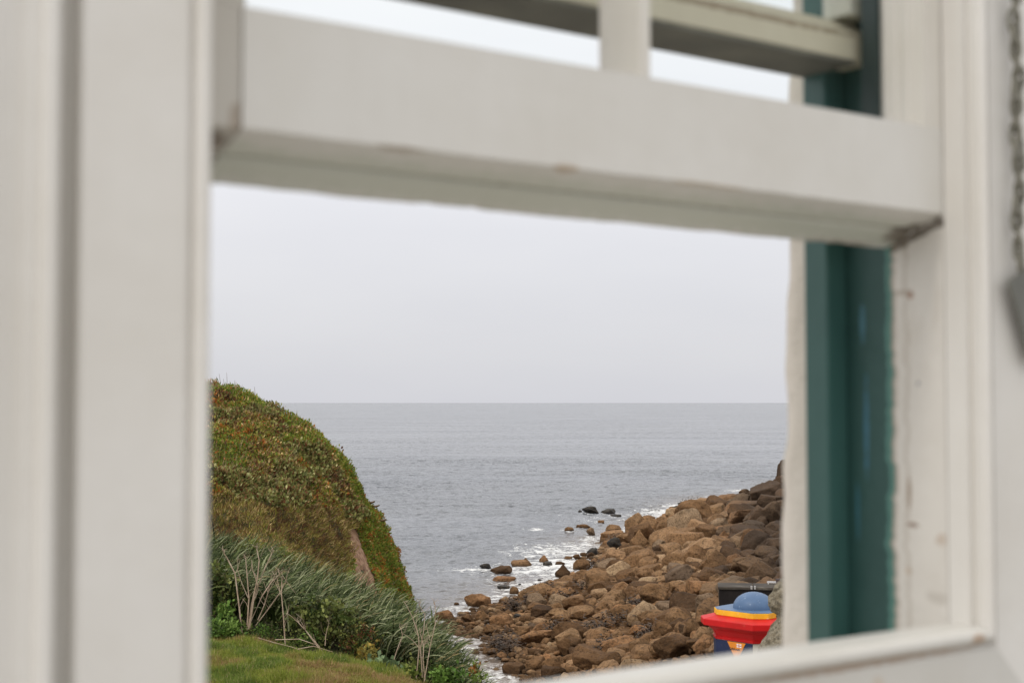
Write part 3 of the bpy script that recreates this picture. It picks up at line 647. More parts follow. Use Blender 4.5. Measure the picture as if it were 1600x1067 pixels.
# seaweed draped over the lower rocks
def seaweed():
    V, T, col = [], [], []
    spots = [(795, 1018, 34, 8), (782, 1010, 20, 5), (852, 925, 30, 6), (878, 940, 26, 8), (925, 888, 36, 6), (962, 846, 22, 8), (940, 985, 40, 14), (960, 978, 34, 10), (900, 925, 24, 7), (1075, 785, 26, 6), (1100, 795, 22, 4),
             (945, 1020, 30, 10), (830, 945, 20, 5), (868, 990, 24, 9), (1010, 1000, 22, 8), (990, 955, 20, 6), (800, 955, 14, 4)]
    for px, py, wx, hy in spots:
        c = hit_beach(px, py); s = c[1] / F
        for _ in range(300):
            a, b = rng.normal(0, .42), rng.normal(0, .42); x = c[0] + a * wx * s; y = c[1] + b * hy * s * 5; z = float(beach_f(np.array(x), np.array(y))) + abs(rng.normal(.28, .16))
            ang = rng.uniform(0, 6.28); l = rng.uniform(.08, .22); w_ = rng.uniform(.012, .035); dz = rng.uniform(-.12, .05)
            d = np.array([math.cos(ang), math.sin(ang), 0]); e_ = np.array([-d[1], d[0], rng.uniform(-1, 1)]) * w_; p = np.array([x, y, z]); i = len(V)
            V += [p - e_, p + e_, p + d * l + e_ * .5 + (0, 0, dz), p + d * l - e_ * .5 + (0, 0, dz)]; T.append((i, i + 1, i + 2, i + 3))
    ms_ = M('seaweed', .7, (.022, .016, .012)); ms_.color(ms_.ramp(ms_.noise(3, 3), [(.35, (.022, .015, .010)), (.65, (.075, .042, .022))]))
    tag(mesh('seaweed', V, np.array(T), ms_.m, smooth=False), 'black bladder weed lying over the lower beach boulders', 'seaweed', kind='stuff')
seaweed()

# sea
xs = np.unique(np.concatenate([[-40000, -12000, -4000, -1500, -600, -250, -120, -70, -45], np.arange(-22, 40, .26), np.arange(40, 56, 1), [60, 90, 150, 300, 700, 1500, 4000, 12000, 40000]]))
ys = np.unique(np.concatenate([np.arange(43.2, 55, .4), np.arange(55, 150, .2), np.arange(150, 230, .4), np.arange(230, 320, 1.), [330, 350, 380, 420, 480, 560, 700, 900, 1300, 2000, 3500, 7000, 15000, 60000]]))
X, Y = np.meshgrid(xs, ys); amp = np.clip((X + 45) / 20, 0, 1) * np.clip((60 - X) / 20, 0, 1) * np.clip((330 - Y) / 60, 0, 1)
bz = beach_f(X, Y); depth = np.clip(SEA - bz, 0, 3)
rip = 1 - np.abs(fbm2(X * 1.1 + .25 * Y, Y, .62, 2, 3.)) * 1.6; rip2 = 1 - np.abs(fbm2(X * 1.1 - .2 * Y, Y, 1.5, 2, 8.)) * 1.5
# steep little crests
wav = .09 * fbm2(X * .4, Y, .25, 2) + .10 * rip * (.6 + .6 * fbm2(X, Y, .05, 2, 5.)) + .04 * rip2
Z = SEA + amp * wav * np.clip(depth / 1.0 + .12, .0, 1)
inbox = (X > -14) & (X < 40) & (Y < 185)
foam = np.where(inbox, np.exp(-((depth - .22) / .34) ** 2), 0.0)
for q in rocks:
    if q['z'] < SEA + .55:
        dd = np.hypot((X - q['x']), (Y - q['y']) * .6); foam = np.maximum(foam, .8 * np.exp(-((dd - q['r']) / (.5 + .5 * q['r'])) ** 2) * inbox)
for px, py, rx, ry, a in ((838, 827, 1.1, 1.6, 1.2), (870, 862, 5, 7, 1.1), (840, 890, 5, 5, 1.2), (880, 880, 4, 6, 1.25), (900, 855, 4, 5, 1.0), (1045, 800, 4, 6, 1.3), (1060, 792, 3, 5, 1.2), (1020, 806, 4, 5, .9), (1178, 768, 3.5, 4, 1.5), (700, 955, 1.5, 2, 1.1), (940, 812, 5, 6, .7), (750, 890, 3, 2, 1), (800, 945, 3, 3, .9)):
    d = ray(px, py); c = d * (SEA / d[2]); foam = np.maximum(foam, a * np.exp(-((X - c[0]) / rx) ** 2 - ((Y - c[1]) / ry) ** 2))
shal = np.where(inbox, np.exp(-depth / .8), 0.0)
mse = M('sea water', .14, spec=.38); b = mse.b; b.inputs['IOR'].default_value = 1.33
at_f = mse.n('ShaderNodeAttribute'); at_f.attribute_name = 'foam'; at_s = mse.n('ShaderNodeAttribute'); at_s.attribute_name = 'shal'
c1 = mse.coord('World', (1.2, 1, 1)); c2 = mse.coord('World', (1, .8, 1)); c3 = mse.coord('World', (.010, .03, 1)); c4 = mse.coord('World', (1.5, 1.2, 1))
fn = mse.noise(1.1, 7, .72, c1, .6); lace = mse.noise(3.2, 5, .7, c2, 1.2)
fm = mse.math('MULTIPLY_ADD', mse.math('SUBTRACT', fn, .5), 2.6, mse.math('MULTIPLY_ADD', mse.math('SUBTRACT', lace, .5), 1.6, mse.math('MULTIPLY', at_f.outputs['Fac'], .74)))
mrg = mse.n('ShaderNodeMapRange'); mrg.inputs[1].default_value = .62; mrg.inputs[2].default_value = .95; mse.l(fm, mrg.inputs[0]); fmask = mrg.outputs[0]
deep = mse.ramp(mse.noise(1, 4, .6, c3), [(.35, (.085, .093, .108)), (.65, (.12, .127, .138))])
colw = mse.mix(mse.math('MULTIPLY', at_s.outputs['Fac'], .75), deep, (.22, .17, .13))
colw = mse.mix(mse.math('MULTIPLY', fmask, .85), colw, (.78, .78, .77)); mse.color(colw)
mse.l(mse.math('MULTIPLY_ADD', fmask, .5, .16), b.inputs['Roughness'])
def nvec(scale, det, co):
    x = mse.n('ShaderNodeTexNoise'); x.inputs['Scale'].default_value = scale; x.inputs['Detail'].default_value = det; x.inputs['Roughness'].default_value = .7; mse.l(co, x.inputs['Vector'])
    v = mse.n('ShaderNodeVectorMath'); v.operation = 'SUBTRACT'; mse.l(x.outputs['Color'], v.inputs[0]); v.inputs[1].default_value = (.5, .5, .5); return v.outputs[0]
def vm(op, a, b_):
    v = mse.n('ShaderNodeVectorMath'); v.operation = op
    for i_, q_ in ((0, a), (1, b_)):
        if isinstance(q_, tuple): v.inputs[i_].default_value = q_
        elif q_ is not None: mse.l(q_, v.inputs[i_])
    return v.outputs[0]
gn = mse.n('ShaderNodeNewGeometry')
pert = vm('ADD', vm('MULTIPLY', nvec(1.3, 6, c4), (1.3, 2.0, 0)), vm('MULTIPLY', nvec(.35, 4, c1), (.6, 1.1, 0)))
sc_v = mse.n('ShaderNodeVectorMath'); sc_v.operation = 'SCALE'; mse.l(pert, sc_v.inputs[0]); mse.l(mse.ramp(mse.noise(1.3, 5, .65, c3), [(.38, .35), (.62, 1.7)]), sc_v.inputs['Scale']); pert = sc_v.outputs[0]
mse.l(vm('NORMALIZE', vm('ADD', gn.outputs['Normal'], pert), None), b.inputs['Normal'])
tag(mesh('sea', np.stack([X, Y, Z], -1).reshape(-1, 3), gridq(len(xs), len(ys)), mse.m, attrs=dict(foam=foam.ravel(), shal=shal.ravel())), kind='structure')
exec_marker = 1

# ------------------------------------------------------------------ headland on the left
def hl_profile(px_y=None):
    pts = [(-200, 560), (0, 575), (200, 592), (330, 604), (370, 609), (400, 619), (430, 639), (480, 661), (515, 688), (540, 718), (556, 752), (585, 800), (603, 838), (618, 885), (632, 930), (640, 990)]
    YR = 64.0
    return np.array([at(a, b_, YR)[[0, 2]] for a, b_ in pts]) - [0, .58]
prof = hl_profile()
def zr(x): return np.where(x > prof[-1, 0], -11 - (x - prof[-1, 0]) * 3, np.interp(x, prof[:, 0], prof[:, 1]))
def headland_z(x, y):
    y0, yr = 46.0, 64.0
    top = zr(x + .35 * vnoise(np.stack([x * 0, y * .35, x * 0 + 3], -1)) * (y < 63)); foot = np.interp(x, [-30, -15, -9, -6.6, -5], [-5.5, -6.0, -7.6, -9.6, -11])
    foot = np.minimum(foot, top)
    u = np.clip((y - y0) / (yr - y0), 0, 1); f = 1 - (1 - u) ** 1.7
    z = foot + (top - foot) * f
    v = np.clip((y - yr) / 12, 0, 2); z = z - (v ** 1.6) * 6
    return z
xs = np.concatenate([np.arange(-32, -15, .6), np.arange(-15, -4.2, .14)]); ys = np.arange(45.5, 86, .3)
X, Y = np.meshgrid(xs, ys); Z = headland_z(X, Y)
lump = .42 * fbm2(X, Y, .38, 4, 2.) + .17 * fbm2(X, Y, 1.6, 3)
Z = Z + lump * np.clip((Z + 11) / 1.5, 0, 1)
m_hl = M('headland soil', .95); m_hl.color(m_hl.ramp(m_hl.noise(2, 6, .7, m_hl.coord('World')), [(.3, (.025, .028, .010)), (.5, (.05, .048, .016)), (.7, (.085, .06, .028))]))
hv = np.stack([X, Y, Z], -1)
tag(mesh('headland', hv.reshape(-1, 3), gridq(len(xs), len(ys)), m_hl.m), kind='structure')
def hl_surf(x, y):
    z = headland_z(x, y); return z + (.42 * fbm2(x, y, .38, 4, 2.) + .17 * fbm2(x, y, 1.6, 3)) * np.clip((z + 11) / 1.5, 0, 1)
def surf_normal(f, x, y, e_=.12):
    gx = (f(x + e_, y) - f(x - e_, y)) / (2 * e_); gy_ = (f(x, y + e_) - f(x, y - e_)) / (2 * e_)
    n = np.stack([-gx, -gy_, np.ones_like(gx)], -1); return n / np.linalg.norm(n, axis=-1, keepdims=True), np.sqrt(1 + gx * gx + gy_ * gy_)
def leaves(P, Nn, ln, wd, up=.5, spread=1.0, shape='leaf', droop=0.0):
    """quads/triangles: P base points, Nn preferred direction; returns V,F"""
    n = len(P); d = Nn + rng.normal(size=(n, 3)) * spread; d[:, 2] += up; d /= np.linalg.norm(d, axis=1)[:, None]
    s = np.cross(d, rng.normal(size=(n, 3))); s /= np.linalg.norm(s, axis=1)[:, None]
    ln = ln[:, None]; wd = wd[:, None]
    if shape == 'leaf':
        V = np.stack([P, P + d * ln * .5 + s * wd, P + d * ln, P + d * ln * .5 - s * wd], 1).reshape(-1, 3); Fq = np.arange(n * 4).reshape(-1, 4)
    else:
        t = d * ln; t[:, 2] -= droop * ln[:, 0]
        V = np.stack([P - s * wd, P + s * wd, P + t], 1).reshape(-1, 3); Fq = np.arange(n * 3).reshape(-1, 3)
    return V, Fq
def foliage_mat(name, rough=.6, trans=.25, spec=.2):
    m = M(name, rough, spec=spec); a = m.n('ShaderNodeAttribute'); a.attribute_name = 'Col'; m.color(a.outputs['Color'])
    tl = m.n('ShaderNodeBsdfTranslucent'); ms_ = m.n('ShaderNodeMixShader'); ms_.inputs[0].default_value = trans; m.l(a.outputs['Color'], tl.inputs[0])
    o_ = m.t.nodes['Material Output']; m.l(m.b.outputs[0], ms_.inputs[1]); m.l(tl.outputs[0], ms_.inputs[2]); m.l(ms_.outputs[0], o_.inputs[0]); return m.m
m_fol = foliage_mat('foliage'); m_straw = foliage_mat('dry grass', .8, .1)

def dens_sample(n, x0, x1, y0, y1, f):
    x = rng.uniform(x0, x1, n); y = rng.uniform(y0, y1, n); nn, a = surf_normal(f, x, y); keep = rng.random(n) < np.clip(a / 6, 0.12, 1) * .85; return x[keep], y[keep], nn[keep]
x, y, nn = dens_sample(2600000, -27, -4.4, 46, 68, hl_surf)
z = hl_surf(x, y); P = np.stack([x, y, z], -1); px, py, _ = project(P)
ok = (z > -10.3) & ((px > 300) | (rng.random(len(z)) < .45) & (px > -150))
P, nn, px, py = P[ok], nn[ok], px[ok], py[ok]
# zones by where the plants grow
n1 = fbm(P * .55, 4); n2 = fbm(P * 1.6 + 9, 3); n3 = fbm(P * .3 + 30, 3)
pxr = px; edge = np.interp(py, [600, 640, 690, 720, 760, 800, 840, 880, 930], [345, 440, 515, 545, 560, 580, 575, 560, 560])
fig = (px > edge - 22 + 16 * n1) | ((py < 640) & (px < 440) & (n1 > -.1))
fig |= (py > 675) & (py < 735) & (px < 415) & (n1 + n3 * .5 > -.15)
fig |= (py > 640) & (py < 700) & (px > 440) & (n1 > .05)
low = (py > 780 + 20 * n1 + np.clip((px - 400) * .2, 0, 40)) & ~fig
sx_c = np.interp(py, [820, 836, 860, 900, 930], [548, 550, 556, 566, 570]); scar_w = np.interp(py, [824, 834, 870, 905, 930], [0, 8, 11, 16, 18])
scar = (np.abs(px - sx_c + 3 * n2) < scar_w) & (py > 826)
bram = ~fig & ~low & (n1 + .25 * n2 > .12)
cols = np.zeros((len(P), 3)); r_ = rng.random(len(P)); v = rng.uniform(.7, 1.3, len(P))[:, None]
def pal(mask, lst, probs):
    idx = rng.choice(len(lst), mask.sum(), p=probs); cols[mask] = np.array(lst)[idx]
G = (.13, .165, .028); G2 = (.085, .12, .022); OL = (.20, .18, .045); RU = (.27, .095, .03); DR = (.11, .045, .025); BR = (.17, .11, .055); ST = (.42, .31, .17); GG = (.165, .168, .062); DG = (.065, .074, .024); GY = (.31, .29, .16)
rest_ = ~(fig | low | bram)
pal(fig, [G, G2, OL, RU, DR, ST], [.42, .26, .18, .08, .03, .03]); pal(rest_, [OL, BR, RU, G2, ST, DR], [.30, .25, .08, .18, .10, .09])
pal(low, [BR, OL, ST, DR, G2], [.30, .27, .19, .12, .12]); pal(bram, [GG, DG, GY, BR, DR], [.36, .18, .12, .22, .12])
hot = (n2 > .62) & (fig | rest_); pal(hot, [RU, (.30, .13, .03), OL, G], [.45, .2, .2, .15])
dk = (fbm(P * .8 + 50, 3) + rng.normal(0, .2, len(P)) > .55) & (low | rest_); pal(dk, [DR, (.075, .045, .035), BR, OL], [.35, .25, .25, .15])
cols *= v * np.array([1.6, 1.62, 1.35])
drop = scar | ((rng.random(len(P)) < .0)); keep = ~drop
P, nn, cols, fig, low, bram = P[keep], nn[keep], cols[keep], fig[keep], low[keep], bram[keep]; n1 = fbm(P * 2.2, 2)
n = len(P); ln = rng.uniform(.10, .2, n); wd = rng.uniform(.025, .05, n)
ln *= 1.0; wd *= 1.08; ln[fig] *= .8; wd[fig] *= .72; ln[low] *= 1.3; wd[low] *= .4; wd[bram] *= 1.25
hgt = np.clip(.12 + .24 * n1, 0, .4) * rng.uniform(0, 1.25, n) + .40 * bram * np.clip(fbm(P * 1.3 + 4, 2) + .15, 0, 1) * rng.uniform(.3, 1, n)
P2 = P + nn * hgt[:, None]
sel = low
V1, F1 = leaves(P2[~sel], nn[~sel], ln[~sel], wd[~sel], .45, .75); c1_ = np.repeat(cols[~sel], 4, 0)
V2, F2 = leaves(P2[sel], nn[sel], ln[sel] * 1.2, wd[sel] * .8, .9, .5, 'blade', .3); c2_ = np.repeat(cols[sel], 3, 0)
print('headland leaves', len(F1), len(F2))
tag(mesh('headland_vegetation', np.concatenate([V1, V2]), [F1, F2 + len(V1)], m_fol, smooth=False, col=np.concatenate([c1_, c2_])), 'dense succulent, bramble and heath cover over the headland', 'ground cover', kind='stuff')
# straw stalks on the headland
x, y, nn = dens_sample(30000, -15.6, -7, 47, 66, hl_surf); z = hl_surf(x, y); P = np.stack([x, y, z], -1); px, py, _ = project(P)
ok = ((fbm(P * .5 + 70, 3) > .12) & (px < 540) & (px > 300)) | ((py < 622) & (px < 372) & (px > 300)); P, nn = P[ok], nn[ok]; n = len(P)
V1, F1 = leaves(P, nn, rng.uniform(.3, .75, n), rng.uniform(.010, .018, n), .9, .45, 'blade', .15)
tag(mesh('dry_grass', V1, F1, m_straw, smooth=False, col=np.repeat(np.array([(.42, .31, .18)]) * rng.uniform(.5, 1.15, (n, 1)), 3, 0)), 'straw-coloured dead grass stalks scattered over the headland', 'dry grass', kind='stuff')
# a few thin stalks against the sky and drooping sprigs on the cliff edge
paths = []
for px_, b_, t_ in ((338, 606, 588), (343, 607, 584), (348, 606, 592), (334, 606, 596), (352, 608, 582), (366, 610, 594), (396, 621, 604), (411, 628, 622), (345, 606, 598)):
    p = at(px_, b_ + 4, 63.8); q = at(px_ + random.uniform(-4, 5), t_, 63.9); paths.append(([p, (p + q) / 2 + (.05, 0, 0), q], [.012, .009, .005]))
for px_, py_ in ((551, 730), (558, 756), (583, 784), (590, 790), (601, 812)):
    p = at(px_ - 8, py_, 63.6); q = at(px_ + 3, py_ - 1, 63.6); paths.append(([p, (p + q) / 2 + (0, 0, -.05), q], [.03, .05, .03]))
V1, F1 = tubes(paths, 4); tag(mesh('skyline_sprigs', V1, F1, M('dry sprig', .8, (.16, .10, .05)).m), 'thin dry sprigs standing out against sea and sky on the headland rim', 'sprigs', kind='stuff')
# bare earth scar: rough soil face on the headland
def scar_mesh():
    V = []; Q = []; rows = 40; colsn = 14
    for i in range(rows + 1):
        py_ = 826 + (935 - 826) * i / rows; cx_ = np.interp(py_, [820, 836, 860, 900, 930], [548, 550, 556, 566, 570]); hw_ = np.interp(py_, [824, 834, 870, 905, 930], [2, 9, 13, 18, 20])
        for j in range(colsn + 1):
            px_ = cx_ + hw_ * (2 * j / colsn - 1); d = ray(px_, py_); t = np.linspace(46, 70, 500); p = d[None] * (t / d[1])[:, None]; h = hl_surf(p[:, 0], p[:, 1]); k = int(np.argmax(p[:, 2] < h)); q = p[k] if p[k, 2] < h[k] else p[-1]
            q = q + np.array([0, -.04, .05]) + .05 * np.array([0, -1, 0]) * fbm(q * 5, 3); V.append(q)
    for i in range(rows):
        for j in range(colsn): a = i * (colsn + 1) + j; Q.append((a, a + 1, a + colsn + 2, a + colsn + 1))
    m = M('bare earth', .95); m.color(m.ramp(m.noise(4, 7, .75, m.coord('World')), [(.3, (.08, .04, .022)), (.5, (.30, .17, .10)), (.7, (.48, .33, .22))])); m.bump(m.noise(9, 5, .7, m.coord('World')), 1, .06)
    tag(mesh('earth_scar', V, np.array(Q), m.m), 'strip of bare reddish earth exposed on the headland side', 'bare earth', kind='structure')
scar_mesh()

# ------------------------------------------------------------------ lawn
def lf(x, y): return land_f(x, y) + .04 * fbm2(x, y, .9) * (y > 12)
x = rng.uniform(-11.5, 1.2, 640000); y = rng.uniform(18.0, 25.6, 640000); z = lf(x, y); P = np.stack([x, y, z], -1); px, py, _ = project(P)
bnd = np.interp(px, [300, 330, 400, 450, 500, 560, 620, 660, 700, 740], [996, 1000, 1006, 1014, 1026, 1036, 1048, 1056, 1062, 1067]) + 3 * fbm(P * 1.5, 2)
ok = (px > -120) & (px < 730) & (py > bnd) & (py < 1085); P = P[ok]; px, py = px[ok], py[ok]; n = len(P)
g1 = fbm(P * 1.1, 4); g2 = fbm(P * 3.2 + 9, 3)
c = np.array([(.25, .285, .05)]) * np.ones((n, 1)); k = rng.random(n)
c[(g1 > .12) & (k < .75)] = (.31, .25, .08); c[(g1 > .38) & (k < .7)] = (.36, .24, .11); c[(g1 < -.25) & (k < .8)] = (.15, .21, .04); c[k > .93] = (.42, .35, .17)
c *= rng.uniform(.7, 1.25, (n, 1)); up = np.tile([0, 0, 1.], (n, 1))
V1, F1 = leaves(P, up, rng.uniform(.05, .15, n) * np.clip(1 + 1.1 * g2, .5, 2.2), rng.uniform(.005, .010, n), .6, .55, 'blade', .2)
tag(mesh('lawn_grass', V1, F1, m_fol, smooth=False, col=np.repeat(c, 3, 0)), 'tufty green and brown grass at the bottom left', 'grass', kind='stuff')

# ------------------------------------------------------------------ strap-leaf bank
def strap_bank():
    V, Q, col = [], [], []
    roots = []
    for _ in range(6500):
        px_ = rng.uniform(-120, 742); f_ = rng.random()
        fr_ = np.interp(px_, [300, 330, 400, 450, 500, 560, 600, 650, 700, 742], [945, 950, 960, 975, 985, 1005, 1030, 1062, 1078, 1086]); bk_ = np.interp(px_, [300, 330, 390, 450, 500, 560, 600, 650, 700, 742], [858, 866, 880, 902, 922, 945, 962, 993, 1030, 1076])
        roots.append((px_, fr_ + (bk_ - fr_) * f_, f_))
    chosen = []
    for px_, py_, f_ in roots:
        if all((px_ - a) ** 2 + ((py_ - b_) * 1.4) ** 2 > 105 for a, b_, _ in chosen): chosen.append((px_, py_, f_))
    print('straps', len(chosen))
    SEG = 6; n0 = 0
    for px_, py_, f_ in chosen:
        Yd = 25.6 + 5.6 * f_; base = at(px_, py_ + 6, Yd); az0 = rng.normal(R(12 if f_ > .35 else -12), R(16))
        for _ in range(30 if f_ > .5 else 28):
            b_ = base + np.array([rng.normal(0, .12), rng.normal(0, .15), rng.normal(0, .05)])
            az = rng.normal(az0, R(34)); # heading: 0 = +x (right)
            if rng.random() < .10: az += math.pi
            hd = np.array([math.cos(az), math.sin(az) * .8 - .12, 0]); el = R(rng.uniform(48, 86)); Ls = rng.uniform(.5, .95) * (1 - .28 * (px_ > 690)); bend = rng.uniform(.9, 2.2) * (1 - .35 * f_)
            w_ = rng.uniform(.016, .036); p = b_.copy(); pts = [p.copy()]; e_ = el
            for s in range(SEG):
                step = Ls / SEG; p = p + hd * math.cos(e_) * step + np.array([0, 0, math.sin(e_) * step]); e_ -= bend / SEG * (.4 + 1.2 * s / SEG); pts.append(p.copy())
            side = np.array([-hd[1], hd[0], .35]); side /= np.linalg.norm(side)
            g = rng.random(); cc_ = (.028, .043, .011) if g < .44 else (.09, .112, .038) if g < .76 else (.25, .265, .145) if g < .96 else (.26, .20, .09)
            cc_ = np.array(cc_) * rng.uniform(.75, 1.3)
            for s, q in enumerate(pts):
                ww = w_ * (1 - (s / SEG) ** 2 * .93); V.append(q - side * ww); V.append(q + side * ww); col.append(cc_); col.append(cc_)
            for s in range(SEG): Q.append((n0 + 2 * s, n0 + 2 * s + 1, n0 + 2 * s + 3, n0 + 2 * s + 2))
            n0 += 2 * (SEG + 1)
    tag(mesh('strap_leaf_bank', V, np.array(Q), foliage_mat('strap leaf', .7, .06, .1), smooth=True, col=np.array(col)), 'dense bank of long arching grey-green strap leaves above the cove', 'strap-leaf plants', kind='stuff')
strap_bank()

# ------------------------------------------------------------------ leafy plants along the lawn edge
def bush(name, label, cat, px_, py_, Yd, wpx, hpx, n, pal_, lsize=.05, group=None, stems=8, depth=.4):
    b_ = at(px_, py_ + hpx * .5, Yd); s = Yd / F; W_, H_ = wpx * s / 2, hpx * s
    root = empty(name, b_); tag(root, label, cat, group)
    # leaf clusters spread through an uneven volume
    nc = max(6, n // 14); cen = []
    while len(cen) < nc:
        q = rng.uniform(-1, 1, 3)
        if np.linalg.norm(q) > 1 or rng.random() > .35 + .65 * np.linalg.norm(q): continue
        cen.append(q)
    cen = np.array(cen) * [W_, W_ * depth + .1, H_ * .5] + [0, 0, H_ * .5]; cen[:, 2] *= 1 + .25 * vnoise(cen * 6)
    P = np.repeat(cen, 14, 0) + rng.normal(0, .055, (nc * 14, 3)); P[:, 2] = np.maximum(P[:, 2], 0.01); m_ = len(P)
    c = np.array(pal_)[rng.integers(len(pal_), size=nc)]; c = np.repeat(c, 14, 0) * rng.uniform(.7, 1.3, (m_, 1))
    V1, F1 = leaves(P, np.tile([0, -.4, .6], (m_, 1)), rng.uniform(.7, 1.4, m_) * lsize, rng.uniform(.3, .45, m_) * lsize, .1, .9)
    mesh('foliage', V1, F1, m_fol, root, smooth=False, col=np.repeat(c, 4, 0))
    paths = []
    for i in range(stems):
        q = cen[rng.integers(nc)]; b0 = np.array([q[0] * .3, q[1] * .3, -.03]); paths.append(([b0, (b0 + q) / 2 + rng.normal(0, .03, 3), q], [.008, .006, .003]))
    V1, F1 = tubes(paths, 4); mesh('stem', V1, F1, m_twig.m, root)
    return root
m_twig = M('brown twig', .8, (.09, .055, .03))
DKG = [(.035, .055, .014), (.07, .10, .025), (.13, .155, .04), (.22, .24, .07), (.06, .06, .022)]; MG = [(.08, .15, .028), (.13, .22, .04), (.17, .26, .055), (.06, .10, .02)]; YG = [(.16, .19, .04), (.22, .22, .05), (.12, .17, .035)]
BU = [
 ('bramble_bush', 'dark bramble bush at the left edge below the strap-leaf bank', 'bush', 345, 925, 25.6, 62, 95, 1300, DKG, .075),
 ('leafy_shrub', 'small bright green shoot in front of the dark bramble at the left edge', 'shrub', 348, 957, 25.0, 26, 22, 200, MG, .07),
 ('fern_clump', 'bright green ferny clump left of the tallest dead stalks', 'plant', 350, 985, 24.4, 60, 36, 900, MG, .06),
 ('leafy_shrub', 'low green plants around the feet of the tallest dead stalks', 'shrub', 410, 990, 24.6, 80, 34, 1000, DKG + MG, .045),
 ('bramble_bush', 'bushy bramble behind the leaning dead stalk', 'bush', 505, 975, 24.9, 110, 70, 1500, DKG + [(.10, .12, .03)], .08),
 ('leafy_shrub', 'low plants between the upright and the leaning dead stalk', 'shrub', 468, 1003, 24.3, 60, 26, 700, MG + DKG, .045),
 ('bramble_bush', 'reddish tinged bramble right of the leaning dead stalk', 'bush', 562, 1000, 24.6, 62, 62, 1300, DKG + [(.12, .045, .02), (.16, .12, .03)], .05),
 ('leafy_shrub', 'yellowing leafy sprig on the dark bush left of the thin leaning stick', 'shrub', 572, 1018, 24.1, 26, 26, 170, [(.34, .24, .05), (.25, .22, .06)], .06),
 ('broad_leaf_plant', 'pale grey-green broad-leaved plant at the foot of the thin leaning stick', 'plant', 598, 1044, 23.4, 46, 18, 260, [(.15, .22, .12), (.20, .27, .14), (.12, .17, .08)], .10),
 ('broad_leaf_plant', 'yellow-green low plant left of the right-hand stalk cluster', 'plant', 630, 1054, 23.2, 36, 14, 220, YG, .08),
 ('broad_leaf_plant', 'bright green low plant right of the right-hand stalk cluster', 'plant', 698, 1058, 23.6, 60, 20, 420, MG, .075),
 ('leafy_shrub', 'sparse yellow and green sprig at the right tip of the bank', 'shrub', 748, 1052, 25.2, 20, 40, 90, [(.30, .24, .05), (.14, .2, .04), (.30, .13, .03)], .075),
 ('leafy_shrub', 'tangled dark undergrowth under the right part of the strap-leaf bank', 'shrub', 655, 1052, 24.6, 90, 30, 700, DKG, .07)]
for a in BU: bush(*a, group='leafy plants along the lawn edge')
# yellow-green flower heads above the strap leaves
for i, (px_, py_, lab) in enumerate(((343, 848, 'yellow-green flower heads at the far left above the strap leaves'), (372, 858, 'yellow-green flower heads second from the left above the strap leaves'), (395, 851, 'yellow-green flower heads behind the tallest dead stalks'),
                                    (405, 856, 'small yellow-green flower head just right of the tallest dead stalks'), (440, 862, 'yellow-green flower heads at the right of the row'), (453, 870, 'lowest small yellow-green flower head above the strap leaves'))):
    bush('flowering_herb', lab, 'plant', px_, py_, 30.6, 15, 18, 90, [(.24, .26, .045), (.18, .21, .05), (.14, .17, .04)], .05, 'flowering herbs above the strap leaves', 3, .5)

# ------------------------------------------------------------------ dead umbel stalks
m_stalk = M('dead stalk', .75); m_stalk.color(m_stalk.ramp(m_stalk.noise(6, 4, .6), [(.3, (.28, .19, .125)), (.55, (.44, .33, .24)), (.75, (.60, .50, .40))]))
def stalks(label, Yd, main, twigs, name='dead_stalk', r=.017):
    b0 = at(main[0][0][0], main[0][0][1], Yd); r *= .85; root = empty(name, b0); tag(root, label, 'dead plant', 'dead stalks on the bank')
    def path(pts, r0, r1, jit):
        out_ = []; k = len(pts); off = rng.uniform(-jit, jit)
        for i, (a, b_) in enumerate(pts): out_.append(at(a, b_, Yd + off * i / max(1, k - 1)) - b0)
        return out_, list(np.linspace(r0, r1, k))
    for p in main:
        V1, F1 = tubes([path(p, r, r * .5, .35)], 6); mesh('stem', V1, F1, m_stalk.m, root)
    tw = [path(p, r * .5, r * .25, .2) for p in twigs]
    # umbel rays on each stem end
    for p in main:
        a, b_ = p[-1]
        for _ in range(5): tw.append(path([(a, b_), (a + rng.uniform(-4, 4), b_ - rng.uniform(2, 6)), (a + rng.uniform(-8, 8), b_ - rng.uniform(5, 13))], r * .3, r * .15, .2))
        for i in range(1, len(p) - 1):
            a, b_ = p[i]; sd_ = rng.choice([-1, 1])
            tw.append(path([(a, b_), (a + sd_ * rng.uniform(3, 6), b_ - rng.uniform(6, 10)), (a + sd_ * rng.uniform(6, 10), b_ - rng.uniform(12, 22))], r * .4, r * .18, .25))
    V1, F1 = tubes(tw, 4); mesh('twig', V1, F1, m_stalk.m, root)
stalks('tallest cluster of pale dead branching stalks at the left', 24.5,
       [[(386, 984), (388, 950), (389, 934), (386, 898), (384, 874)], [(388, 984), (393, 945), (402, 905), (405, 875), (401, 857)], [(390, 982), (396, 940), (403, 915), (415, 885), (425, 864)],
        [(378, 988), (374, 950), (367, 895), (355, 872), (350, 864)], [(391, 972), (410, 930), (425, 908), (437, 897)]],
       [[(388, 934), (378, 912), (371, 890), (372, 868)], [(403, 915), (395, 890), (393, 874)], [(425, 908), (432, 890)]])
stalks('second cluster of dead stalks curving right of the tallest ones', 24.9,
       [[(399, 978), (420, 950), (438, 925), (447, 907), (449, 896)], [(403, 968), (413, 945), (419, 925), (424, 900)]],
       [[(447, 907), (455, 918), (462, 927)], [(438, 925), (433, 905), (432, 893)], [(419, 925), (430, 905), (436, 896)], [(441, 918), (440, 900)]], r=.013)
stalks('single upright pale dead stalk on the lawn edge', 24.0, [[(446, 1011), (443, 965), (440, 930), (440, 908)]], [[(443, 975), (449, 960), (452, 950)], [(443, 985), (448, 968)]], r=.014)
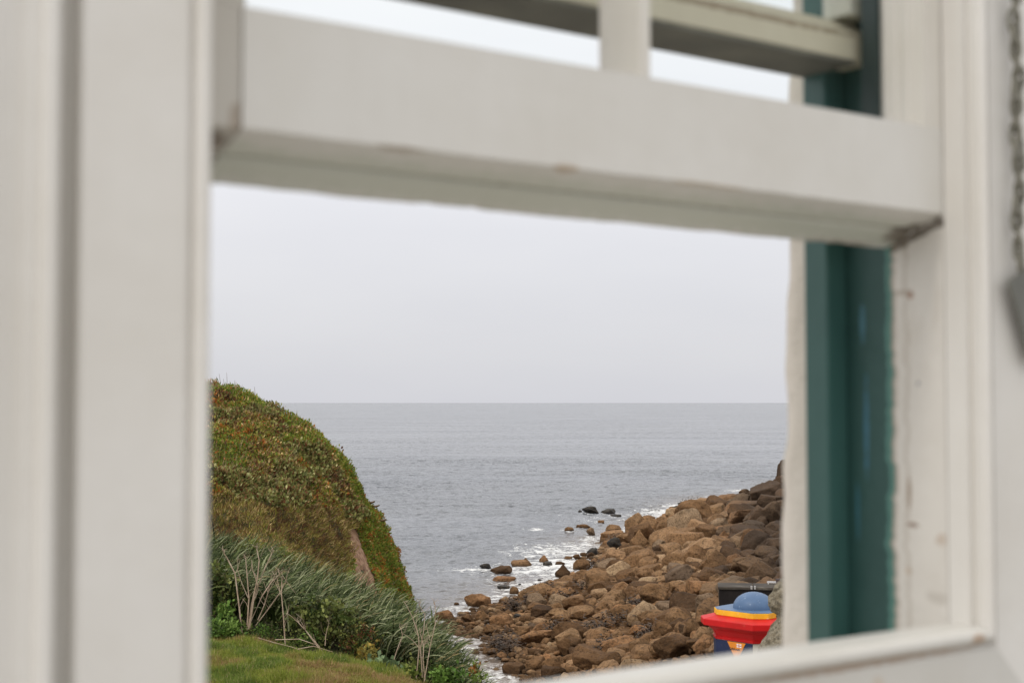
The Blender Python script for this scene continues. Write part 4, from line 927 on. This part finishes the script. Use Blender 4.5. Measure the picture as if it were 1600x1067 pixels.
stalks('leaning forked dead stalk right of the upright single one', 23.9, [[(512, 1030), (497, 1008), (478, 985), (466, 972)], [(509, 1026), (490, 1002), (477, 984)]], [[(478, 985), (474, 968), (462, 958)], [(466, 972), (455, 962), (447, 957)]], r=.013)
stalks('short thin dead stick standing behind the leaning stalk', 24.2, [[(508, 1008), (509, 992), (513, 976)]], [], r=.011)
stalks('tall cluster of dead stalks at the right end of the bank', 23.6,
       [[(650, 1064), (655, 1012), (654, 993), (645, 965), (635, 945)], [(660, 1058), (657, 1012), (662, 985), (664, 960), (655, 945)], [(663, 1064), (672, 1010), (680, 975), (680, 946)], [(664, 1062), (661, 1030), (662, 1008), (657, 990)]],
       [[(655, 1012), (645, 1000), (631, 990)], [(672, 1000), (668, 985), (666, 974)], [(662, 1010), (672, 992), (676, 984)], [(654, 993), (650, 975), (652, 962)]], r=.013)
stalks('thin brown stick leaning left of the right-hand stalk cluster', 23.7, [[(612, 1042), (620, 1016), (629, 992), (627, 983)]], [[(629, 992), (633, 985)]], r=.012)
for lab, pts in (('fallen pale stalk lying along the lawn edge, the longer one', [(403, 997), (430, 1005), (455, 1011), (500, 1027)]), ('fallen pale stalk lying across behind the upright dead stalk', [(430, 1000), (468, 999), (500, 1010)]), ('fallen dead stalk at the foot of the leaning stalk', [(463, 1015), (490, 1010), (520, 1019)])):
    ps = [at(a, b_ - 1, 23.9 - .006 * (b_ - 1000)) for a, b_ in pts]; V1, F1 = tubes([(ps, list(np.linspace(.009, .005, len(ps))))], 5); tag(mesh('fallen_stalk', V1, F1, m_stalk.m), lab, 'dead plant', 'fallen stalks on the lawn edge')

# ------------------------------------------------------------------ painted pillar with a blue dome
def pillar():
    c = at(1178, 947, 15.0); root = empty('painted_pillar', (c[0], c[1], -3.6), R(45)); tag(root, 'octagonal red and yellow pillar with a blue dome on top', 'pillar')
    Z0 = -3.6
    def oct_(a, c_): return [(a, -(a - c_)), (a, a - c_), (a - c_, a), (-(a - c_), a), (-a, a - c_), (-a, -(a - c_)), (-(a - c_), -a), (a - c_, -a)]
    def layers(bm, L_):
        rings = [[bm.verts.new((x, y, z - Z0)) for x, y in oct_(a, c_)] for a, c_, z in L_]
        for r0, r1 in zip(rings, rings[1:]):
            for i in range(8): bm.faces.new((r0[i], r0[(i + 1) % 8], r1[(i + 1) % 8], r1[i]))
        bm.faces.new(rings[0][::-1]); bm.faces.new(rings[-1])
    def pm(name, base, wear, rough=.5):
        m = M(name, rough, spec=.25); col = m.ramp(m.noise(7, 5, .6), [(.3, tuple(v * .85 for v in base)), (.7, tuple(min(1, v * 1.1) for v in base))])
        col = m.mix(m.ramp(m.noise(17, 7, .75), [(.60, 0), (.64, .7)]), col, wear); m.color(col); m.bump(m.noise(40, 4), .2, .003); return m.m
    red = pm('red paint', (.53, .009, .010), (.52, .05, .035)); yel = pm('yellow paint', (.86, .47, .03), (.82, .68, .45)); blu = pm('blue paint', (.085, .145, .255), (.2, .27, .38), .45); nav = pm('navy paint', (.018, .028, .075), (.05, .05, .09)); crm = pm('cream pillar render', (.60, .56, .48), (.45, .42, .33), .8)
    bm = bmesh.new(); layers(bm, [(.34, .113, -3.6), (.34, .113, -2.452)]); bmobj('shaft', bm, crm, root, bevel=.004)
    bm = bmesh.new(); layers(bm, [(.352, .117, -2.45), (.356, .118, -2.425), (.345, .114, -2.418), (.365, .12, -2.36), (.41, .14, -2.325), (.42, .142, -2.308), (.455, .15, -2.306), (.46, .152, -2.300), (.46, .152, -2.244), (.455, .15, -2.238), (.345, .114, -2.205)])
    bmobj('red_cornice', bm, red, root, bevel=.003)
    bm = bmesh.new(); layers(bm, [(.34, .113, -2.2045), (.343, .113, -2.200), (.343, .113, -2.148)]); bmobj('yellow_tier', bm, yel, root, bevel=.002)
    bm = bmesh.new(); layers(bm, [(.337, .112, -2.1478), (.337, .112, -2.143)]); bmobj('blue_slab', bm, blu, root)
    # dome
    V = []; Q = []; nr, na = 14, 40; Rd, Hd = .218, .165
    for i in range(nr + 1):
        a = math.pi / 2 * i / nr
        for k in range(na): t = 2 * math.pi * k / na; V.append((Rd * math.cos(a) * math.cos(t) * (1 if i < nr else .001), Rd * math.cos(a) * math.sin(t) * (1 if i < nr else .001), -2.1428 - Z0 + Hd * math.sin(a)))
    for i in range(nr):
        for k in range(na): Q.append((i * na + k, i * na + (k + 1) % na, (i + 1) * na + (k + 1) % na, (i + 1) * na + k))
    mesh('dome', V, np.array(Q), blu, root)
    # navy panel with the orange pennant on the left front face: local face normal (-1,0)... the face x = -a seen from the front left
    zt = -2.455 - Z0
    bm = bmesh.new(); prism(bm, [(-.350, -.225), (-.350, .231), (-.231, .350), (-.2245, .3435), (-.3405, .2275), (-.3405, -.225)], lambda x, y: (x, y, .35), lambda x, y: (x, y, zt)); pan = bmobj('navy_panel', bm, nav, root)
    org = pm('orange pennant', (.80, .27, .03), (.8, .4, .12), .5)
    bm = bmesh.new(); prism(bm, [(-.085 + .0, zt - .002), (.145, zt - .002), (.03, zt - .20)], lambda y, z: (-.3505, -y, z), lambda y, z: (-.3545, -y, z)); bmobj('pennant', bm, org, pan)
    wh = M('white mark', .5, (.85, .82, .8)).m; rm = M('red mark', .5, (.5, .04, .04)).m; nv = M('dark lettering', .5, (.06, .03, .02)).m
    bm = bmesh.new(); box(bm, -.3565, -.3546, -.095, -.035, zt - .052, zt - .014); bmobj('flag', bm, wh, pan)
    bm = bmesh.new(); box(bm, -.3578, -.3566, -.0685, -.0615, zt - .052, zt - .014); box(bm, -.35785, -.35662, -.095, -.0686, zt - .036, zt - .030); box(bm, -.35785, -.35662, -.0614, -.035, zt - .036, zt - .030); bmobj('flag_cross', bm, rm, pan)
    cu = bpy.data.curves.new('lettering', 'FONT'); cu.body = 'Lifeboats'; cu.size = .036; cu.extrude = .0006; cu.shear = .3; cu.offset = .0009
    to = bpy.data.objects.new('tmp', cu); C.objects.link(to); bpy.context.view_layer.update(); dg = bpy.context.evaluated_depsgraph_get(); me = bpy.data.meshes.new_from_object(to.evaluated_get(dg)); bpy.data.objects.remove(to)
    lo_ = bpy.data.objects.new('lettering', me); me.materials.clear(); me.materials.append(nv); C.objects.link(lo_); lo_.parent = pan
    lo_.matrix_local = Matrix.Translation((-.3553, .055, zt - .084)) @ Matrix.Rotation(R(-90), 4, 'Z') @ Matrix.Rotation(R(90), 4, 'X')
pillar()

# ------------------------------------------------------------------ black locker behind the pillar
def locker():
    a = at(1122, 916, 17.4); x0 = a[0]; root = empty('storage_locker', (x0, 17.4, -3.6), R(-7.5)); tag(root, 'black lidded storage locker behind the domed pillar', 'locker')
    m = M('black locker', .75, spec=.15); m.color(m.ramp(m.noise(5, 5, .7), [(.3, (.010, .008, .008)), (.7, (.022, .018, .017))])); m.bump(m.noise(25, 3), .15, .003)
    ml = M('weathered lid', .75, spec=.2); ml.color(ml.ramp(ml.noise(9, 6, .7, ml.coord('Object', (.3, 1, 1))), [(.3, (.028, .023, .02)), (.55, (.06, .05, .04)), (.72, (.18, .16, .135))]))
    H_ = a[2] + 3.6
    bm = bmesh.new(); box(bm, .012, 1.3, .02, .33, 0, H_ - .036); bmobj('body', bm, m.m, root, bevel=.006)
    for x_, x2 in ((0, .42), (.428, 1.32)):
        bm = bmesh.new(); prism(bm, [(0, H_ - .034), (.35, H_ - .030), (.35, H_ + .006), (.01, H_ - .002), (0, H_ - .008)], lambda y, z: (x_, y, z), lambda y, z: (x2, y, z)); bmobj('lid', bm, ml.m, root, bevel=.003)
    for x_ in (.39, .43):
        bm = bmesh.new(); box(bm, x_, x_ + .022, -.012, .03, H_ - .025, H_ + .012); bmobj('hinge', bm, M('metal hinge', .35, (.35, .34, .33)).m, root)
    bm = bmesh.new(); box(bm, .60, .74, .27, .29, H_ + .020, H_ + .04); box(bm, .61, .62, .271, .289, H_ + .0, H_ + .0201); box(bm, .72, .73, .271, .289, H_ + .0, H_ + .0201); bmobj('handle', bm, M('bright metal', .35, (.6, .6, .6)).m, root)
locker()
def post():
    p = at(1219, 914, 16.2); root = empty('metal_post', (p[0], 16.2, -3.6)); tag(root, 'short dark flat-topped post between the locker and the stone wall', 'post')
    m = M('dark purple metal', .6, (.07, .05, .05)); bm = bmesh.new()
    h = p[2] + 3.6 + .07
    prism(bm, [(-.03, 0), (.04, 0), (.04, h), (-.045, h), (-.03, h - .10)], lambda x, z: (x, 0, z), lambda x, z: (x, .04, z)); bmobj('plate', bm, m.m, root)
post()
# rough stone wall end beside the pillar
def stone_wall():
    base = at(1215, 1000, 12.6); root = empty('stone_wall', (base[0], 12.6, -3.6)); tag(root, 'rough lichen-speckled stone wall end beside the pillar', 'wall')
    outl = [(911, 1220), (915, 1218), (925, 1213), (937, 1206), (951, 1205), (958, 1210), (966, 1217), (975, 1214), (985, 1208), (995, 1200), (1004, 1195), (1030, 1186), (1100, 1180), (1200, 1176)]
    V = []; Q = []; nz_, nx_ = 150, 90
    for i in range(nz_ + 1):
        py_ = 911 + (1270 - 911) * (i / nz_) ** 1.2; xl = np.interp(py_, [o[0] for o in outl], [o[1] for o in outl]); pl = at(xl + 6, py_, 12.6)
        for j in range(nx_ + 1):
            u = j / nx_
            # wraps from the back, round the end, along the front
            if u < .4: a = math.pi * (u / .4 - .5) ; x_ = pl[0] + .22 * (1 - math.cos(a)) ; y_ = 12.82 - .24 * math.sin(a)
            else: x_ = pl[0] + .22 + (u - .4) * 3.5; y_ = 12.58
            if u < .4: y_ = 12.82 - .24 * math.sin(a)
            q = np.array([x_, y_, pl[2] + .25 * max(0, u - .4)]); q += np.array([-.5 if u < .4 else 0, -.5, 0]) * (.06 * fbm(q * 6, 4) + .03 * fbm(q * 22, 3)); V.append(q - [base[0], 12.6, -3.6])
    for i in range(nz_):
        for j in range(nx_): a = i * (nx_ + 1) + j; Q.append((a, a + 1, a + nx_ + 2, a + nx_ + 1))
    tp = len(V); V.append(np.array(V[nx_ // 5]) + [.25, 0, 0])
    T_ = np.array([[j, j + 1, tp] for j in range(nx_)])
    m = M('lichen stone', .9); co = m.tc.outputs['Object']; col = m.ramp(m.noise(7, 7, .75), [(.3, (.10, .085, .05)), (.5, (.24, .20, .135)), (.65, (.38, .34, .26))]); col = m.mix(m.ramp(m.noise(38, 5, .8), [(.5, 0), (.62, .75)]), col, (.05, .045, .03)); col = m.mix(m.ramp(m.noise(55, 4, .7), [(.6, 0), (.68, .8)]), col, (.62, .60, .5)); m.color(col); m.bump(m.noise(30, 6, .75), 1, .03)
    mesh('stonework', V, [np.array(Q), T_], m.m, root)
stone_wall()
